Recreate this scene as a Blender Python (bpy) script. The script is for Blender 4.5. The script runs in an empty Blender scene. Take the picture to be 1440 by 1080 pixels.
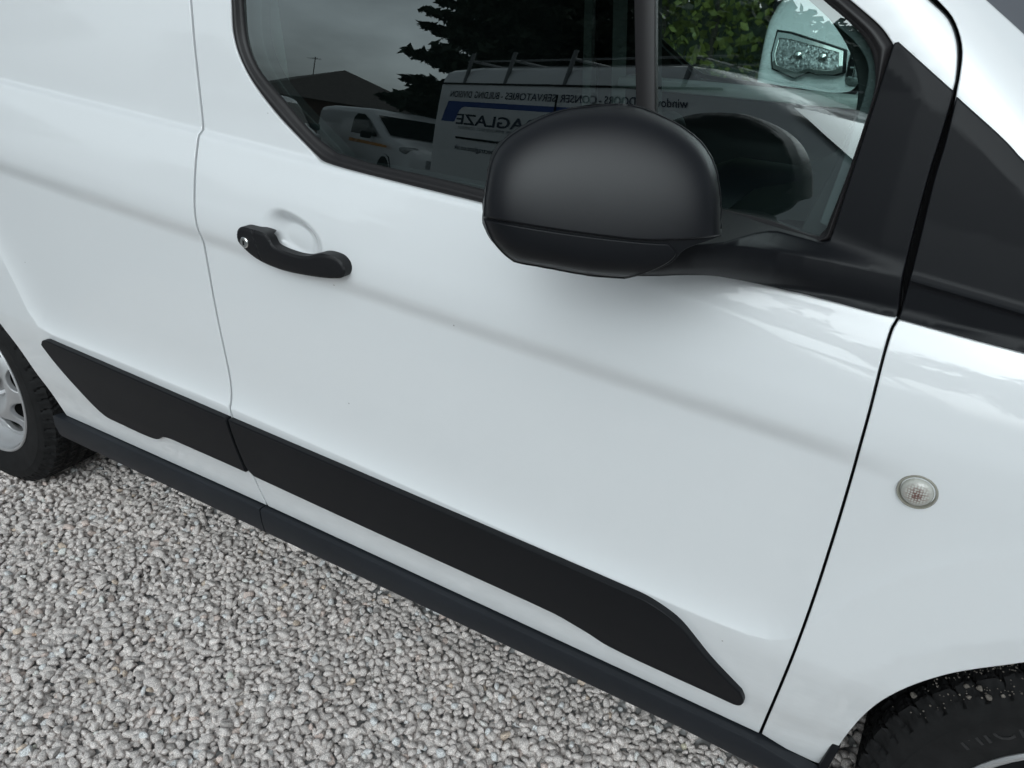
import bpy, bmesh, math, random
import numpy as np
from mathutils import Vector, Matrix
from mathutils.geometry import delaunay_2d_cdt
random.seed(7); RNG = np.random.default_rng(7)
scene = bpy.context.scene
COL = scene.collection
# ---------------------------------------------------------------- camera
def make_camera():
    f, cx, cy, cz, yaw, pitch, roll = 1124.03, -.380, -.9335, 1.3578, -.52394, .46521, .03472
    sy, cyw, sp, cp = math.sin(yaw), math.cos(yaw), math.sin(pitch), math.cos(pitch)
    fwd = Vector((sy*cp, cyw*cp, -sp)); right = Vector((cyw, -sy, 0)); up = right.cross(fwd)
    r2 = right*math.cos(roll)+up*math.sin(roll); u2 = up*math.cos(roll)-right*math.sin(roll)
    cam = bpy.data.cameras.new('camera'); o = bpy.data.objects.new('camera', cam); COL.objects.link(o)
    m = Matrix((r2, u2, -fwd)).transposed().to_4x4(); m.translation = (cx, cy, cz); o.matrix_world = m
    cam.sensor_width = 36.0; cam.lens = f/1440*36.0; cam.clip_start = .05; cam.clip_end = 400
    scene.camera = o
make_camera()
scene.render.resolution_x = 1024; scene.render.resolution_y = 768
# ---------------------------------------------------------------- world: overcast daylight
SUN_EL, SUN_ROT = math.radians(32), math.radians(165)
def make_world():
    w = bpy.data.worlds.new('World'); scene.world = w; w.use_nodes = True
    nt = w.node_tree; N = nt.nodes; L = nt.links; N.clear()
    out = N.new('ShaderNodeOutputWorld'); bg = N.new('ShaderNodeBackground')
    sky = N.new('ShaderNodeTexSky'); sky.sky_type = 'NISHITA'; sky.sun_disc = False
    sky.sun_elevation = SUN_EL; sky.sun_rotation = SUN_ROT; sky.air_density = 1.0; sky.dust_density = 4.0; sky.ozone_density = 1.0
    bw = N.new('ShaderNodeRGBToBW'); grey = N.new('ShaderNodeMix'); grey.data_type = 'RGBA'; grey.blend_type = 'MULTIPLY'
    grey.inputs['Factor'].default_value = 1.0; grey.inputs['B'].default_value = (.865, 1.0, 1.058, 1)
    mix = N.new('ShaderNodeMix'); mix.data_type = 'RGBA'; mix.inputs['Factor'].default_value = .90
    tc = N.new('ShaderNodeTexCoord'); sep = N.new('ShaderNodeSeparateXYZ'); mz = N.new('ShaderNodeMath'); mz.operation = 'MAXIMUM'; mz.inputs[1].default_value = 0.0
    az = N.new('ShaderNodeMath'); az.operation = 'ADD'; az.inputs[1].default_value = .22
    dv = N.new('ShaderNodeVectorMath'); dv.operation = 'DIVIDE'; cmb = N.new('ShaderNodeCombineXYZ')
    noi = N.new('ShaderNodeTexNoise'); noi.inputs['Scale'].default_value = 1.5; noi.inputs['Detail'].default_value = 7; noi.inputs['Roughness'].default_value = .55; noi.inputs['Distortion'].default_value = .5
    rmp = N.new('ShaderNodeMapRange'); rmp.inputs['From Min'].default_value = .32; rmp.inputs['From Max'].default_value = .70; rmp.inputs['To Min'].default_value = .70; rmp.inputs['To Max'].default_value = 1.10
    mul = N.new('ShaderNodeMix'); mul.data_type = 'RGBA'; mul.blend_type = 'MULTIPLY'; mul.inputs['Factor'].default_value = 1.0
    L.new(sky.outputs[0], bw.inputs[0]); L.new(bw.outputs[0], grey.inputs['A'])
    L.new(sky.outputs[0], mix.inputs['A']); L.new(grey.outputs['Result'], mix.inputs['B'])
    L.new(tc.outputs['Generated'], sep.inputs[0]); L.new(sep.outputs['Z'], mz.inputs[0]); L.new(mz.outputs[0], az.inputs[0])
    L.new(az.outputs[0], cmb.inputs[0]); L.new(az.outputs[0], cmb.inputs[1]); cmb.inputs[2].default_value = 1.0
    L.new(tc.outputs['Generated'], dv.inputs[0]); L.new(cmb.outputs[0], dv.inputs[1]); L.new(dv.outputs[0], noi.inputs['Vector'])
    L.new(noi.outputs['Fac'], rmp.inputs['Value']); L.new(mix.outputs['Result'], mul.inputs['A']); L.new(rmp.outputs['Result'], mul.inputs['B'])
    # overcast: the cloud cover is brightest overhead
    ov = N.new('ShaderNodeMapRange'); ov.inputs['To Min'].default_value = .92; ov.inputs['To Max'].default_value = 1.12
    m2 = N.new('ShaderNodeMix'); m2.data_type = 'RGBA'; m2.blend_type = 'MULTIPLY'; m2.inputs['Factor'].default_value = 1.0
    L.new(mz.outputs[0], ov.inputs['Value']); L.new(mul.outputs['Result'], m2.inputs['A']); L.new(ov.outputs['Result'], m2.inputs['B'])
    L.new(m2.outputs['Result'], bg.inputs['Color']); bg.inputs['Strength'].default_value = .15
    L.new(bg.outputs[0], out.inputs['Surface'])
make_world()
def make_sun():
    l = bpy.data.lights.new('sun', 'SUN'); l.energy = .6; l.angle = math.radians(75); l.color = (1, .975, .94)
    o = bpy.data.objects.new('sun', l); COL.objects.link(o)
    # direction the light comes from: behind the camera, high
    a = SUN_ROT; d = Vector((math.sin(a)*math.cos(SUN_EL), math.cos(a)*math.cos(SUN_EL), math.sin(SUN_EL)))
    o.rotation_euler = d.to_track_quat('Z', 'Y').to_euler()
make_sun()
scene.view_settings.view_transform = 'Standard'; scene.view_settings.look = 'None'
scene.view_settings.exposure = 0.12; scene.view_settings.gamma = 1.0; scene.view_settings.use_curve_mapping = False
# ---------------------------------------------------------------- objects
def link(name, me, mat, parent=None):
    o = bpy.data.objects.new(name, me); COL.objects.link(o)
    if mat is not None and me is not None: me.materials.append(mat)
    if parent is not None: o.parent = parent
    return o
def empty(name, loc=(0, 0, 0), rz=0.0, parent=None):
    o = bpy.data.objects.new(name, None); COL.objects.link(o); o.location = loc; o.rotation_euler = (0, 0, rz); o.empty_display_size = .1
    if parent is not None: o.parent = parent
    return o
def tag(o, label=None, cat=None, group=None, kind=None):
    if label: o['label'] = label
    if cat: o['category'] = cat
    if group: o['group'] = group
    if kind: o['kind'] = kind
    return o
def mesh_np(name, V, F, smooth=True):
    me = bpy.data.meshes.new(name)
    V = np.asarray(V, np.float32)
    if isinstance(F, np.ndarray):
        n, k = F.shape
        me.vertices.add(len(V)); me.vertices.foreach_set('co', V.ravel())
        me.loops.add(n*k); me.loops.foreach_set('vertex_index', F.astype(np.int32).ravel())
        me.polygons.add(n); me.polygons.foreach_set('loop_start', np.arange(0, n*k, k, dtype=np.int32))
        me.update(calc_edges=True)
    else:
        me.from_pydata(V.tolist(), [], [list(f) for f in F]); me.update()
    if smooth: me.polygons.foreach_set('use_smooth', np.ones(len(me.polygons), bool))
    return me
class MB:
    """collects shapes, then links them as ONE mesh object"""
    def __init__(s): s.V = []; s.F = []
    def add(s, V, F):
        b = len(s.V); s.V += [tuple(map(float, v)) for v in V]; s.F += [[i+b for i in f] for f in F]; return s
    def box(s, c, d, M=None, bev=0.0):
        cx, cy, cz = c; x, y, z = d[0]/2, d[1]/2, d[2]/2
        if bev > 0:
            bm = bmesh.new(); bmesh.ops.create_cube(bm, size=1)
            for v in bm.verts: v.co = Vector((v.co.x*d[0], v.co.y*d[1], v.co.z*d[2]))
            bmesh.ops.bevel(bm, geom=list(bm.edges), offset=bev, segments=2, profile=.5, affect='EDGES', clamp_overlap=True)
            V = [v.co.copy() for v in bm.verts]; F = [[v.index for v in f.verts] for f in bm.faces]; bm.free()
        else:
            V = [Vector((a*x, b*y, e*z)) for a in (-1, 1) for b in (-1, 1) for e in (-1, 1)]
            F = [(0, 1, 3, 2), (4, 6, 7, 5), (0, 4, 5, 1), (2, 3, 7, 6), (0, 2, 6, 4), (1, 5, 7, 3)]
        V = [((M @ v) if M is not None else v)+Vector(c) for v in V]
        return s.add(V, F)
    def tube(s, pts, r, n=10, cap=True, squash=1.0):
        pts = [Vector(q) for q in pts]; rr = r if isinstance(r, (list, tuple)) else [r]*len(pts)
        V = []; F = []; pu = None
        for i, q in enumerate(pts):
            t = (pts[min(i+1, len(pts)-1)]-pts[max(i-1, 0)]).normalized()
            u = (pu - t*pu.dot(t)) if pu is not None else t.orthogonal()
            u.normalize(); pu = u; w = t.cross(u)
            for k in range(n):
                a = 2*math.pi*k/n; V.append(q+u*(math.cos(a)*rr[i])+w*(math.sin(a)*rr[i]*squash))
        for i in range(len(pts)-1):
            for k in range(n):
                F.append((i*n+k, i*n+(k+1) % n, (i+1)*n+(k+1) % n, (i+1)*n+k))
        if cap: F.append(tuple(range(n-1, -1, -1))); F.append(tuple((len(pts)-1)*n+k for k in range(n)))
        return s.add(V, F)
    def lathe(s, prof, n=48, c=(0, 0, 0), axis='y', closed=False):
        V = []; F = []; m = len(prof)
        for k in range(n):
            a = 2*math.pi*k/n
            for r, h in prof:
                if axis == 'y': V.append((c[0]+r*math.cos(a), c[1]+h, c[2]+r*math.sin(a)))
                else: V.append((c[0]+r*math.cos(a), c[1]+r*math.sin(a), c[2]+h))
        for k in range(n):
            for j in range(m-1 if not closed else m):
                a0 = k*m+j; a1 = k*m+(j+1) % m; b0 = ((k+1) % n)*m+j; b1 = ((k+1) % n)*m+(j+1) % m
                F.append((a0, a1, b1, b0))
        return s.add(V, F)
    def grid(s, P):
        """P[i][j] points"""
        n = len(P); m = len(P[0]); V = [q for row in P for q in row]
        F = [(i*m+j, i*m+j+1, (i+1)*m+j+1, (i+1)*m+j) for i in range(n-1) for j in range(m-1)]
        return s.add(V, F)
    def build(s, name, mat, parent=None, smooth=True, sharp=40):
        me = bpy.data.meshes.new(name); me.from_pydata(s.V, [], s.F); me.update()
        bm = bmesh.new(); bm.from_mesh(me); bmesh.ops.recalc_face_normals(bm, faces=bm.faces); bm.to_mesh(me); bm.free()
        if smooth:
            me.polygons.foreach_set('use_smooth', np.ones(len(me.polygons), bool))
            if sharp: me.set_sharp_from_angle(angle=math.radians(sharp))
        return link(name, me, mat, parent)
# ---- curves and trimmed panels in the (x, z) plane
def crv(pts, step=.008):
    """Catmull-Rom through pts, resampled"""
    P = np.array(pts, float)
    if len(P) == 2:
        n = max(1, int(np.linalg.norm(P[1]-P[0])/step)); return [tuple(P[0]+(P[1]-P[0])*t) for t in np.linspace(0, 1, n+1)]
    Q = np.vstack([2*P[0]-P[1], P, 2*P[-1]-P[-2]]); out = []
    for i in range(1, len(Q)-2):
        p0, p1, p2, p3 = Q[i-1:i+3]; L = np.linalg.norm(p2-p1); n = max(1, int(math.ceil(L/step)))
        d = lambda a, b: max(1e-6, np.linalg.norm(b-a)**.5)
        t0 = 0; t1 = t0+d(p0, p1); t2 = t1+d(p1, p2); t3 = t2+d(p2, p3)
        for k in range(n):
            t = t1+(t2-t1)*k/n
            A1 = (t1-t)/(t1-t0)*p0+(t-t0)/(t1-t0)*p1; A2 = (t2-t)/(t2-t1)*p1+(t-t1)/(t2-t1)*p2; A3 = (t3-t)/(t3-t2)*p2+(t-t2)/(t3-t2)*p3
            B1 = (t2-t)/(t2-t0)*A1+(t-t0)/(t2-t0)*A2; B2 = (t3-t)/(t3-t1)*A2+(t-t1)/(t3-t1)*A3
            out.append(tuple((t2-t)/(t2-t1)*B1+(t-t1)/(t2-t1)*B2))
    out.append(tuple(P[-1])); return out
def loop(curves, step=.008):
    """closed outline from curves joined end to end"""
    pts = []
    for c in curves:
        for q in crv(c, step):
            if not pts or math.hypot(q[0]-pts[-1][0], q[1]-pts[-1][1]) > 4e-4: pts.append(q)
    while math.hypot(pts[0][0]-pts[-1][0], pts[0][1]-pts[-1][1]) < 4e-4: pts.pop()
    P = np.array(pts); x, z = P[:, 0], P[:, 1]
    if np.sum(x*np.roll(z, -1)-np.roll(x, -1)*z) < 0: P = P[::-1]
    return P                                       # counter-clockwise in (x, z)
def inside(P, x, z):
    r = np.zeros(np.shape(x), bool); n = len(P)
    for i in range(n):
        x1, z1 = P[i]; x2, z2 = P[(i+1) % n]
        if z1 == z2: continue
        c = ((z1 > z) != (z2 > z)) & (x < (x2-x1)*(z-z1)/(z2-z1)+x1); r ^= c
    return r
def outnorm(P):
    e = np.roll(P, -1, 0)-P; n = np.stack([e[:, 1], -e[:, 0]], 1); n /= np.linalg.norm(n, axis=1)[:, None]+1e-12
    m = n+np.roll(n, 1, 0); l = np.linalg.norm(m, axis=1)[:, None]; m = m/np.maximum(l, 1e-6); k = np.clip(1/np.maximum(np.sum(m*n, 1), .45), 1, 2)
    return m*k[:, None]
def fill2d(loops, sx, sz, rows=None, extra=(), dense=()):
    """triangulate the area inside loops[0] and outside the others; returns 2-D points and triangles"""
    A = np.vstack(loops); edges = []; b = 0
    for P in loops:
        n = len(P); edges += [(b+i, b+(i+1) % n) for i in range(n)]; b += n
    lo = loops[0].min(0); hi = loops[0].max(0)
    gx, gz = np.meshgrid(np.arange(lo[0]+sx*.5, hi[0], sx), np.arange(lo[1]+sz*.5, hi[1], sz))
    gx = gx+(np.arange(gx.shape[0]) % 2)[:, None]*sx*.5
    gx, gz = gx.ravel(), gz.ravel()
    if rows is not None:                           # rows that follow the pressings of the body side
        gx, gz = rows(lo, hi, sx)
    for xa, xb, za, zb, st in dense:
        kk = ~((gx > xa) & (gx < xb) & (gz > za) & (gz < zb)); dx, dz = np.meshgrid(np.arange(xa, xb, st), np.arange(za, zb, st)); gx = np.append(gx[kk], dx.ravel()); gz = np.append(gz[kk], dz.ravel())
    for L_, offs in extra:
        C = np.array(crv(L_, .006)); t = np.gradient(C, axis=0); t /= np.linalg.norm(t, axis=1)[:, None]+1e-9; nn = np.stack([-t[:, 1], t[:, 0]], 1)
        dd = _pdist(gx, gz, C[::2]); kk = dd > max(abs(min(offs)), abs(max(offs)))+.003; gx, gz = gx[kk], gz[kk]
        for o_ in offs: gx = np.append(gx, C[:, 0]+nn[:, 0]*o_); gz = np.append(gz, C[:, 1]+nn[:, 1]*o_)
    k = inside(loops[0], gx, gz)
    for P in loops[1:]: k &= ~inside(P, gx, gz)
    gx, gz = gx[k], gz[k]; near = np.full(len(gx), 9.)
    for P in loops:
        Q = np.vstack([P, P[:1]])
        for i in range(0, len(P), 1):
            near = np.minimum(near, np.hypot(gx-Q[i, 0], (gz-Q[i, 1])))
    k = near > (.55*min(sx, sz) if rows is None and not extra else .0022); pts = np.vstack([A, np.stack([gx[k], gz[k]], 1)])
    v, e, f, ov, oe, of = delaunay_2d_cdt([Vector(q) for q in pts.tolist()], edges, [], 0, 1e-7)
    V = np.array([tuple(q) for q in v]); T = np.array([tuple(t) for t in f if len(t) == 3]); c = V[T].mean(1)
    k = inside(loops[0], c[:, 0], c[:, 1])
    for P in loops[1:]: k &= ~inside(P, c[:, 0], c[:, 1])
    T = T[k]; a = V[T]; ar = (a[:, 1, 0]-a[:, 0, 0])*(a[:, 2, 1]-a[:, 0, 1])-(a[:, 1, 1]-a[:, 0, 1])*(a[:, 2, 0]-a[:, 0, 0])
    T = T[np.abs(ar) > 1e-12]; ar = ar[np.abs(ar) > 1e-12]; T[ar < 0] = T[ar < 0][:, ::-1]
    return V, T
def panel(name, outline, holes, yfn, mat, parent, sx=.014, sz=.007, bevel=.0016, depth=.028, rows=None, extra=(), dense=(), floor=None):
    """sheet y = yfn(x, z) trimmed to an outline, with rounded edges that turn inwards by depth"""
    loops = [outline]+list(holes); ins = []
    for i, P in enumerate(loops):
        n = outnorm(P); ins.append(P-n*bevel if i == 0 else P+n*bevel)
    V2, T = fill2d(ins, sx, sz, rows, extra, dense)
    h = .0012
    def nrm(a):
        gx = (yfn(a[:, 0]+h, a[:, 1])-yfn(a[:, 0]-h, a[:, 1]))/(2*h); gz = (yfn(a[:, 0], a[:, 1]+h)-yfn(a[:, 0], a[:, 1]-h))/(2*h)
        n = np.stack([gx, -np.ones_like(gx), gz], 1); return n/np.linalg.norm(n, axis=1)[:, None]
    y = yfn(V2[:, 0], V2[:, 1]); V = [np.stack([V2[:, 0], y, V2[:, 1]], 1)]; NRM = [nrm(V2)]; F = [T]; base = len(V2)
    for i, P in enumerate(loops):
        n2 = outnorm(P)*(1 if i == 0 else -1); n2u = n2/np.linalg.norm(n2, axis=1)[:, None]; Q = ins[i]; yb = yfn(Q[:, 0], Q[:, 1]); nb = nrm(Q); m = len(P)
        no = np.stack([n2u[:, 0], np.zeros(m), n2u[:, 1]], 1); mid = nb+no; mid /= np.linalg.norm(mid, axis=1)[:, None]
        c = .293*bevel
        rings = [(np.stack([Q[:, 0], yb, Q[:, 1]], 1), nb),
                 (np.stack([P[:, 0]-n2[:, 0]*c, yb+c, P[:, 1]-n2[:, 1]*c], 1), mid),
                 (np.stack([P[:, 0], yb+bevel, P[:, 1]], 1), no),
                 (np.stack([P[:, 0], yb+depth if floor is None else floor(P[:, 0], P[:, 1]), P[:, 1]], 1), no)]
        for a, b in rings: V.append(a); NRM.append(b)
        k = np.arange(m); k2 = (k+1) % m
        for r in range(3):
            a = base+r*m; q = np.stack([a+k, a+m+k, a+m+k2, a+k2], 1)
            if i > 0: q = q[:, ::-1]
            F.append(np.vstack([q[:, [0, 1, 2]], q[:, [0, 2, 3]]]))
        base += 4*m
    V = np.vstack(V); NRM = np.vstack(NRM); F = np.vstack(F)
    me = mesh_np(name, V, F)
    me.normals_split_custom_set_from_vertices(NRM.tolist())
    return link(name, me, mat, parent)
def inflate(outline, res, iters=500):
    """smooth dome height over an outline (0 on the edge, 1 at its highest)"""
    lo = outline.min(0)-res*2; hi = outline.max(0)+res*2
    xs = np.arange(lo[0], hi[0], res); zs = np.arange(lo[1], hi[1], res); X, Z = np.meshgrid(xs, zs, indexing='ij')
    k = inside(outline, X, Z); u = np.zeros_like(X)
    for _ in range(iters):
        u[1:-1, 1:-1] = .25*(u[2:, 1:-1]+u[:-2, 1:-1]+u[1:-1, 2:]+u[1:-1, :-2])+1; u[~k] = 0
    u = u/u.max()
    def f(x, z):
        a = np.clip((np.asarray(x)-xs[0])/res, 0, len(xs)-1.001); b = np.clip((np.asarray(z)-zs[0])/res, 0, len(zs)-1.001)
        i, j = a.astype(int), b.astype(int); a, b = a-i, b-j
        return u[i, j]*(1-a)*(1-b)+u[i+1, j]*a*(1-b)+u[i, j+1]*(1-a)*b+u[i+1, j+1]*a*b
    return f
# ---------------------------------------------------------------- materials
def mat(name, col, rough=.5, metal=0.0, spec=.5, coat=0.0, coat_rough=.03, bump=None, var=None, tint2=None):
    """bump=(scale, strength, distance), var=(scale, amount)"""
    m = bpy.data.materials.new(name); m.use_nodes = True; nt = m.node_tree; N = nt.nodes; L = nt.links
    b = N['Principled BSDF']; c4 = (*col, 1)
    b.inputs['Base Color'].default_value = c4; b.inputs['Roughness'].default_value = rough; b.inputs['Metallic'].default_value = metal
    b.inputs['Specular IOR Level'].default_value = spec; b.inputs['Coat Weight'].default_value = coat; b.inputs['Coat Roughness'].default_value = coat_rough
    tc = N.new('ShaderNodeTexCoord')
    if var:
        n = N.new('ShaderNodeTexNoise'); n.inputs['Scale'].default_value = var[0]; n.inputs['Detail'].default_value = 6; n.inputs['Roughness'].default_value = .6
        r = N.new('ShaderNodeMapRange'); r.inputs['From Min'].default_value = .3; r.inputs['From Max'].default_value = .7; r.inputs['To Min'].default_value = 0; r.inputs['To Max'].default_value = 1
        mx = N.new('ShaderNodeMix'); mx.data_type = 'RGBA'; a = var[1]
        mx.inputs['A'].default_value = tuple(v*(1-a) for v in col)+(1,); mx.inputs['B'].default_value = (tuple(tint2) if tint2 else tuple(min(1, v*(1+a)) for v in col))+(1,)
        L.new(tc.outputs['Object'], n.inputs['Vector']); L.new(n.outputs['Fac'], r.inputs['Value']); L.new(r.outputs[0], mx.inputs['Factor']); L.new(mx.outputs['Result'], b.inputs['Base Color'])
    if bump:
        n = N.new('ShaderNodeTexNoise'); n.inputs['Scale'].default_value = bump[0]; n.inputs['Detail'].default_value = 3
        bp = N.new('ShaderNodeBump'); bp.inputs['Strength'].default_value = bump[1]; bp.inputs['Distance'].default_value = bump[2]
        L.new(tc.outputs['Object'], n.inputs['Vector']); L.new(n.outputs['Fac'], bp.inputs['Height']); L.new(bp.outputs[0], b.inputs['Normal'])
    return m
def glass_mat(name, tint, f0=.225, rough=0.0):
    m = bpy.data.materials.new(name); m.use_nodes = True; nt = m.node_tree; N = nt.nodes; L = nt.links; N.clear()
    out = N.new('ShaderNodeOutputMaterial'); mix = N.new('ShaderNodeMixShader'); tr = N.new('ShaderNodeBsdfTransparent'); gl = N.new('ShaderNodeBsdfGlossy')
    tr.inputs[0].default_value = (*tint, 1); gl.inputs['Roughness'].default_value = rough; gl.inputs['Color'].default_value = (.93, 1, .99, 1)
    lw = N.new('ShaderNodeLayerWeight'); lw.inputs['Blend'].default_value = .5
    pw = N.new('ShaderNodeMath'); pw.operation = 'POWER'; pw.inputs[1].default_value = 5
    mr = N.new('ShaderNodeMapRange'); mr.inputs['To Min'].default_value = f0; mr.inputs['To Max'].default_value = 1
    L.new(lw.outputs['Facing'], pw.inputs[0]); L.new(pw.outputs[0], mr.inputs['Value']); L.new(mr.outputs[0], mix.inputs[0])
    L.new(tr.outputs[0], mix.inputs[1]); L.new(gl.outputs[0], mix.inputs[2]); L.new(mix.outputs[0], out.inputs['Surface'])
    return m
M = {}
def paint_mat():
    """white gloss paint with a little road film low down and scattered specks"""
    m = mat('white_paint', (.78, .795, .81), rough=.32, spec=.4, coat=1.0, coat_rough=.012, bump=(420, .008, .001))
    nt = m.node_tree; N = nt.nodes; L = nt.links; b = N['Principled BSDF']; tc = N.new('ShaderNodeTexCoord'); b.inputs['Coat IOR'].default_value = 1.6
    sp = N.new('ShaderNodeSeparateXYZ'); lo = N.new('ShaderNodeMapRange'); lo.inputs['From Min'].default_value = .30; lo.inputs['From Max'].default_value = .60; lo.inputs['To Min'].default_value = 1; lo.inputs['To Max'].default_value = 0
    mp = N.new('ShaderNodeMapping'); mp.inputs['Scale'].default_value = (6, 6, 22); n1 = N.new('ShaderNodeTexNoise'); n1.inputs['Scale'].default_value = 3.0; n1.inputs['Detail'].default_value = 9; n1.inputs['Roughness'].default_value = .72
    r1 = N.new('ShaderNodeMapRange'); r1.inputs['From Min'].default_value = .42; r1.inputs['From Max'].default_value = .75; r1.inputs['To Min'].default_value = 0; r1.inputs['To Max'].default_value = .20
    f1 = N.new('ShaderNodeMath'); f1.operation = 'MULTIPLY'
    v = N.new('ShaderNodeTexVoronoi'); v.inputs['Scale'].default_value = 26; v1 = N.new('ShaderNodeMapRange'); v1.inputs['From Min'].default_value = .026; v1.inputs['From Max'].default_value = .040; v1.inputs['To Min'].default_value = .7; v1.inputs['To Max'].default_value = 0
    sc = N.new('ShaderNodeSeparateColor'); gt = N.new('ShaderNodeMath'); gt.operation = 'GREATER_THAN'; gt.inputs[1].default_value = .90; f2 = N.new('ShaderNodeMath'); f2.operation = 'MULTIPLY'
    mx = N.new('ShaderNodeMix'); mx.data_type = 'RGBA'; mx.inputs['A'].default_value = (.78, .795, .81, 1); mx.inputs['B'].default_value = (.44, .42, .39, 1)
    m2 = N.new('ShaderNodeMix'); m2.data_type = 'RGBA'; m2.inputs['B'].default_value = (.16, .14, .12, 1)
    L.new(tc.outputs['Object'], sp.inputs[0]); L.new(sp.outputs['Z'], lo.inputs['Value']); L.new(tc.outputs['Object'], mp.inputs[0]); L.new(mp.outputs[0], n1.inputs['Vector']); L.new(n1.outputs['Fac'], r1.inputs['Value'])
    L.new(lo.outputs[0], f1.inputs[0]); L.new(r1.outputs[0], f1.inputs[1]); L.new(f1.outputs[0], mx.inputs['Factor'])
    L.new(tc.outputs['Object'], v.inputs['Vector']); L.new(v.outputs['Distance'], v1.inputs['Value']); L.new(v.outputs['Color'], sc.inputs[0]); L.new(sc.outputs[0], gt.inputs[0]); L.new(v1.outputs[0], f2.inputs[0]); L.new(gt.outputs[0], f2.inputs[1])
    L.new(mx.outputs['Result'], m2.inputs['A']); L.new(f2.outputs[0], m2.inputs['Factor']); L.new(m2.outputs['Result'], b.inputs['Base Color'])
    return m
M['paint'] = paint_mat()
M['plastic'] = mat('black_plastic', (.0072, .0079, .0098), rough=.45, spec=.19, bump=(1500, .10, .0006), var=(6, .08))
M['plastic_sill'] = mat('grey_black_plastic', (.016, .0185, .023), rough=.46, spec=.26, bump=(1300, .12, .0006), var=(5, .12))
M['mirror_cap'] = mat('charcoal_plastic', (.0074, .0079, .0102), rough=.43, spec=.36, bump=(1800, .10, .0005), var=(8, .06))
M['handle'] = mat('handle_plastic', (.009, .009, .0105), rough=.5, spec=.28, bump=(1700, .08, .0005))
M['rubber'] = mat('seal_rubber', (.014, .0128, .0138), rough=.45, spec=.32, bump=(900, .08, .0005))
M['tyre'] = mat('tyre_rubber', (.011, .011, .0115), rough=.75, spec=.22, bump=(260, .25, .001), var=(25, .35))
M['dark'] = mat('dark_liner', (.010, .010, .011), rough=.85, spec=.2)
M['rim'] = mat('silver_wheel', (.55, .55, .56), rough=.40, metal=.65, spec=.5, var=(14, .06))
M['chrome'] = mat('bright_metal', (.72, .72, .70), rough=.16, metal=1.0)
M['glass'] = glass_mat('tinted_glass', (.72, .885, .855))
M['screen'] = glass_mat('windscreen_glass', (.70, .86, .83))
M['interior'] = mat('cabin_plastic', (.017, .019, .020), rough=.6, spec=.3, bump=(700, .1, .0006))
M['cloth'] = mat('seat_cloth', (.022, .023, .025), rough=.9, spec=.2, bump=(500, .3, .001))
M['belt'] = mat('belt_webbing', (.30, .33, .32), rough=.7)
M['frit'] = mat('dark_border', (.075, .08, .085), rough=.5)
# ---------------------------------------------------------------- van side surface: y = side_y(x, z), metres, -y is outward
def _pf(pts, deg=3):
    a = np.array(pts); return np.poly1d(np.polyfit(a[:, 0], a[:, 1], deg))
LEDGE = _pf([(-3.4,1.222),(-2.75,1.190),(-2.114,1.154),(-1.805,1.134),(-1.533,1.116),(-1.288,1.099),(-1.108,1.087),(-.967,1.079),(-.70,1.066),(-.43,1.052),(.2,1.005)])
GROOVE = _pf([(-3.4,1.085),(-2.112,1.005),(-1.796,.985),(-1.534,.966),(-1.2,.945),(-.921,.925),(-.645,.904),(-.5,.897),(-.434,.893),(.2,.86)])
CREST = _pf([(-3.4,.63),(-2.158,.616),(-1.89,.611),(-1.537,.601),(-1.253,.587),(-.841,.562),(-.671,.554),(-.561,.551),(.2,.545)])
SILL = _pf([(-3.4,.348),(-2.226,.348),(-1.522,.346),(-.9,.339),(-.468,.331),(.2,.32)], 2)
FLARE = np.array([(-2.9,1.0),(-2.62,.96),(-2.38,.90),(-2.247,.80),(-2.21,.72),(-2.185,.655),(-2.158,.622),(-2.11,.614),(-1.89,.611),(-1.537,.601),(-1.253,.587),(-.841,.561),(-.671,.554),(-.561,.551),(-.51,.552),(-.478,.558),(-.455,.572),(-.441,.591),(-.425,.626),(-.392,.678),(-.343,.742),(-.293,.786),(-.244,.818),(-.15,.85),(0.,.87),(.2,.86),(.6,.7)])
def _pchip(xk, yk):
    xk = np.array(xk, float); yk = np.array(yk, float); h = np.diff(xk); d = np.diff(yk)/h
    m = np.zeros_like(yk); m[0] = d[0]; m[-1] = d[-1]
    for i in range(1, len(xk)-1):
        if d[i-1]*d[i] > 0:
            w1 = 2*h[i]+h[i-1]; w2 = h[i]+2*h[i-1]; m[i] = (w1+w2)/(w1/d[i-1]+w2/d[i])
    def f(x):
        x = np.clip(x, xk[0], xk[-1]); i = np.clip(np.searchsorted(xk, x)-1, 0, len(xk)-2)
        t = (x-xk[i])/h[i]
        return (yk[i]*(2*t**3-3*t**2+1)+h[i]*m[i]*(t**3-2*t**2+t)+yk[i+1]*(-2*t**3+3*t**2)+h[i]*m[i+1]*(t**3-t**2))
    return f
_P1 = _pchip([.20,.345,.40,.45,.52,.574,.597,.70,.922,.930,.937,.962,.969,.977,.990,1.026,1.072,1.100,1.1095,1.1115,1.1195,1.1225,1.13],
             [.06,.022,.011,-.002,-.015,-.0245,-.0275,-.0295,-.0326,-.0328,-.0338,-.0414,-.0426,-.0430,-.0426,-.037,-.026,-.0165,-.0130,-.0118,-.0015,-.0003,.0006])
_P2 = _pchip([.20,.345,.40,.45,.52,.574,.597,.70,.85,.95,.985,1.026,1.072,1.100,1.1105,1.1145,1.1185,1.1225,1.13],
             [.06,.022,.011,-.002,-.015,-.0245,-.0275,-.032,-.0375,-.0410,-.0415,-.037,-.026,-.0155,-.0105,-.0075,-.0025,-.0003,.0006])
TH0, IR = .0977, .258
def _sst(a, b, v):
    t = np.clip((v-a)/(b-a), 0, 1); return t*t*(3-2*t)
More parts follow.
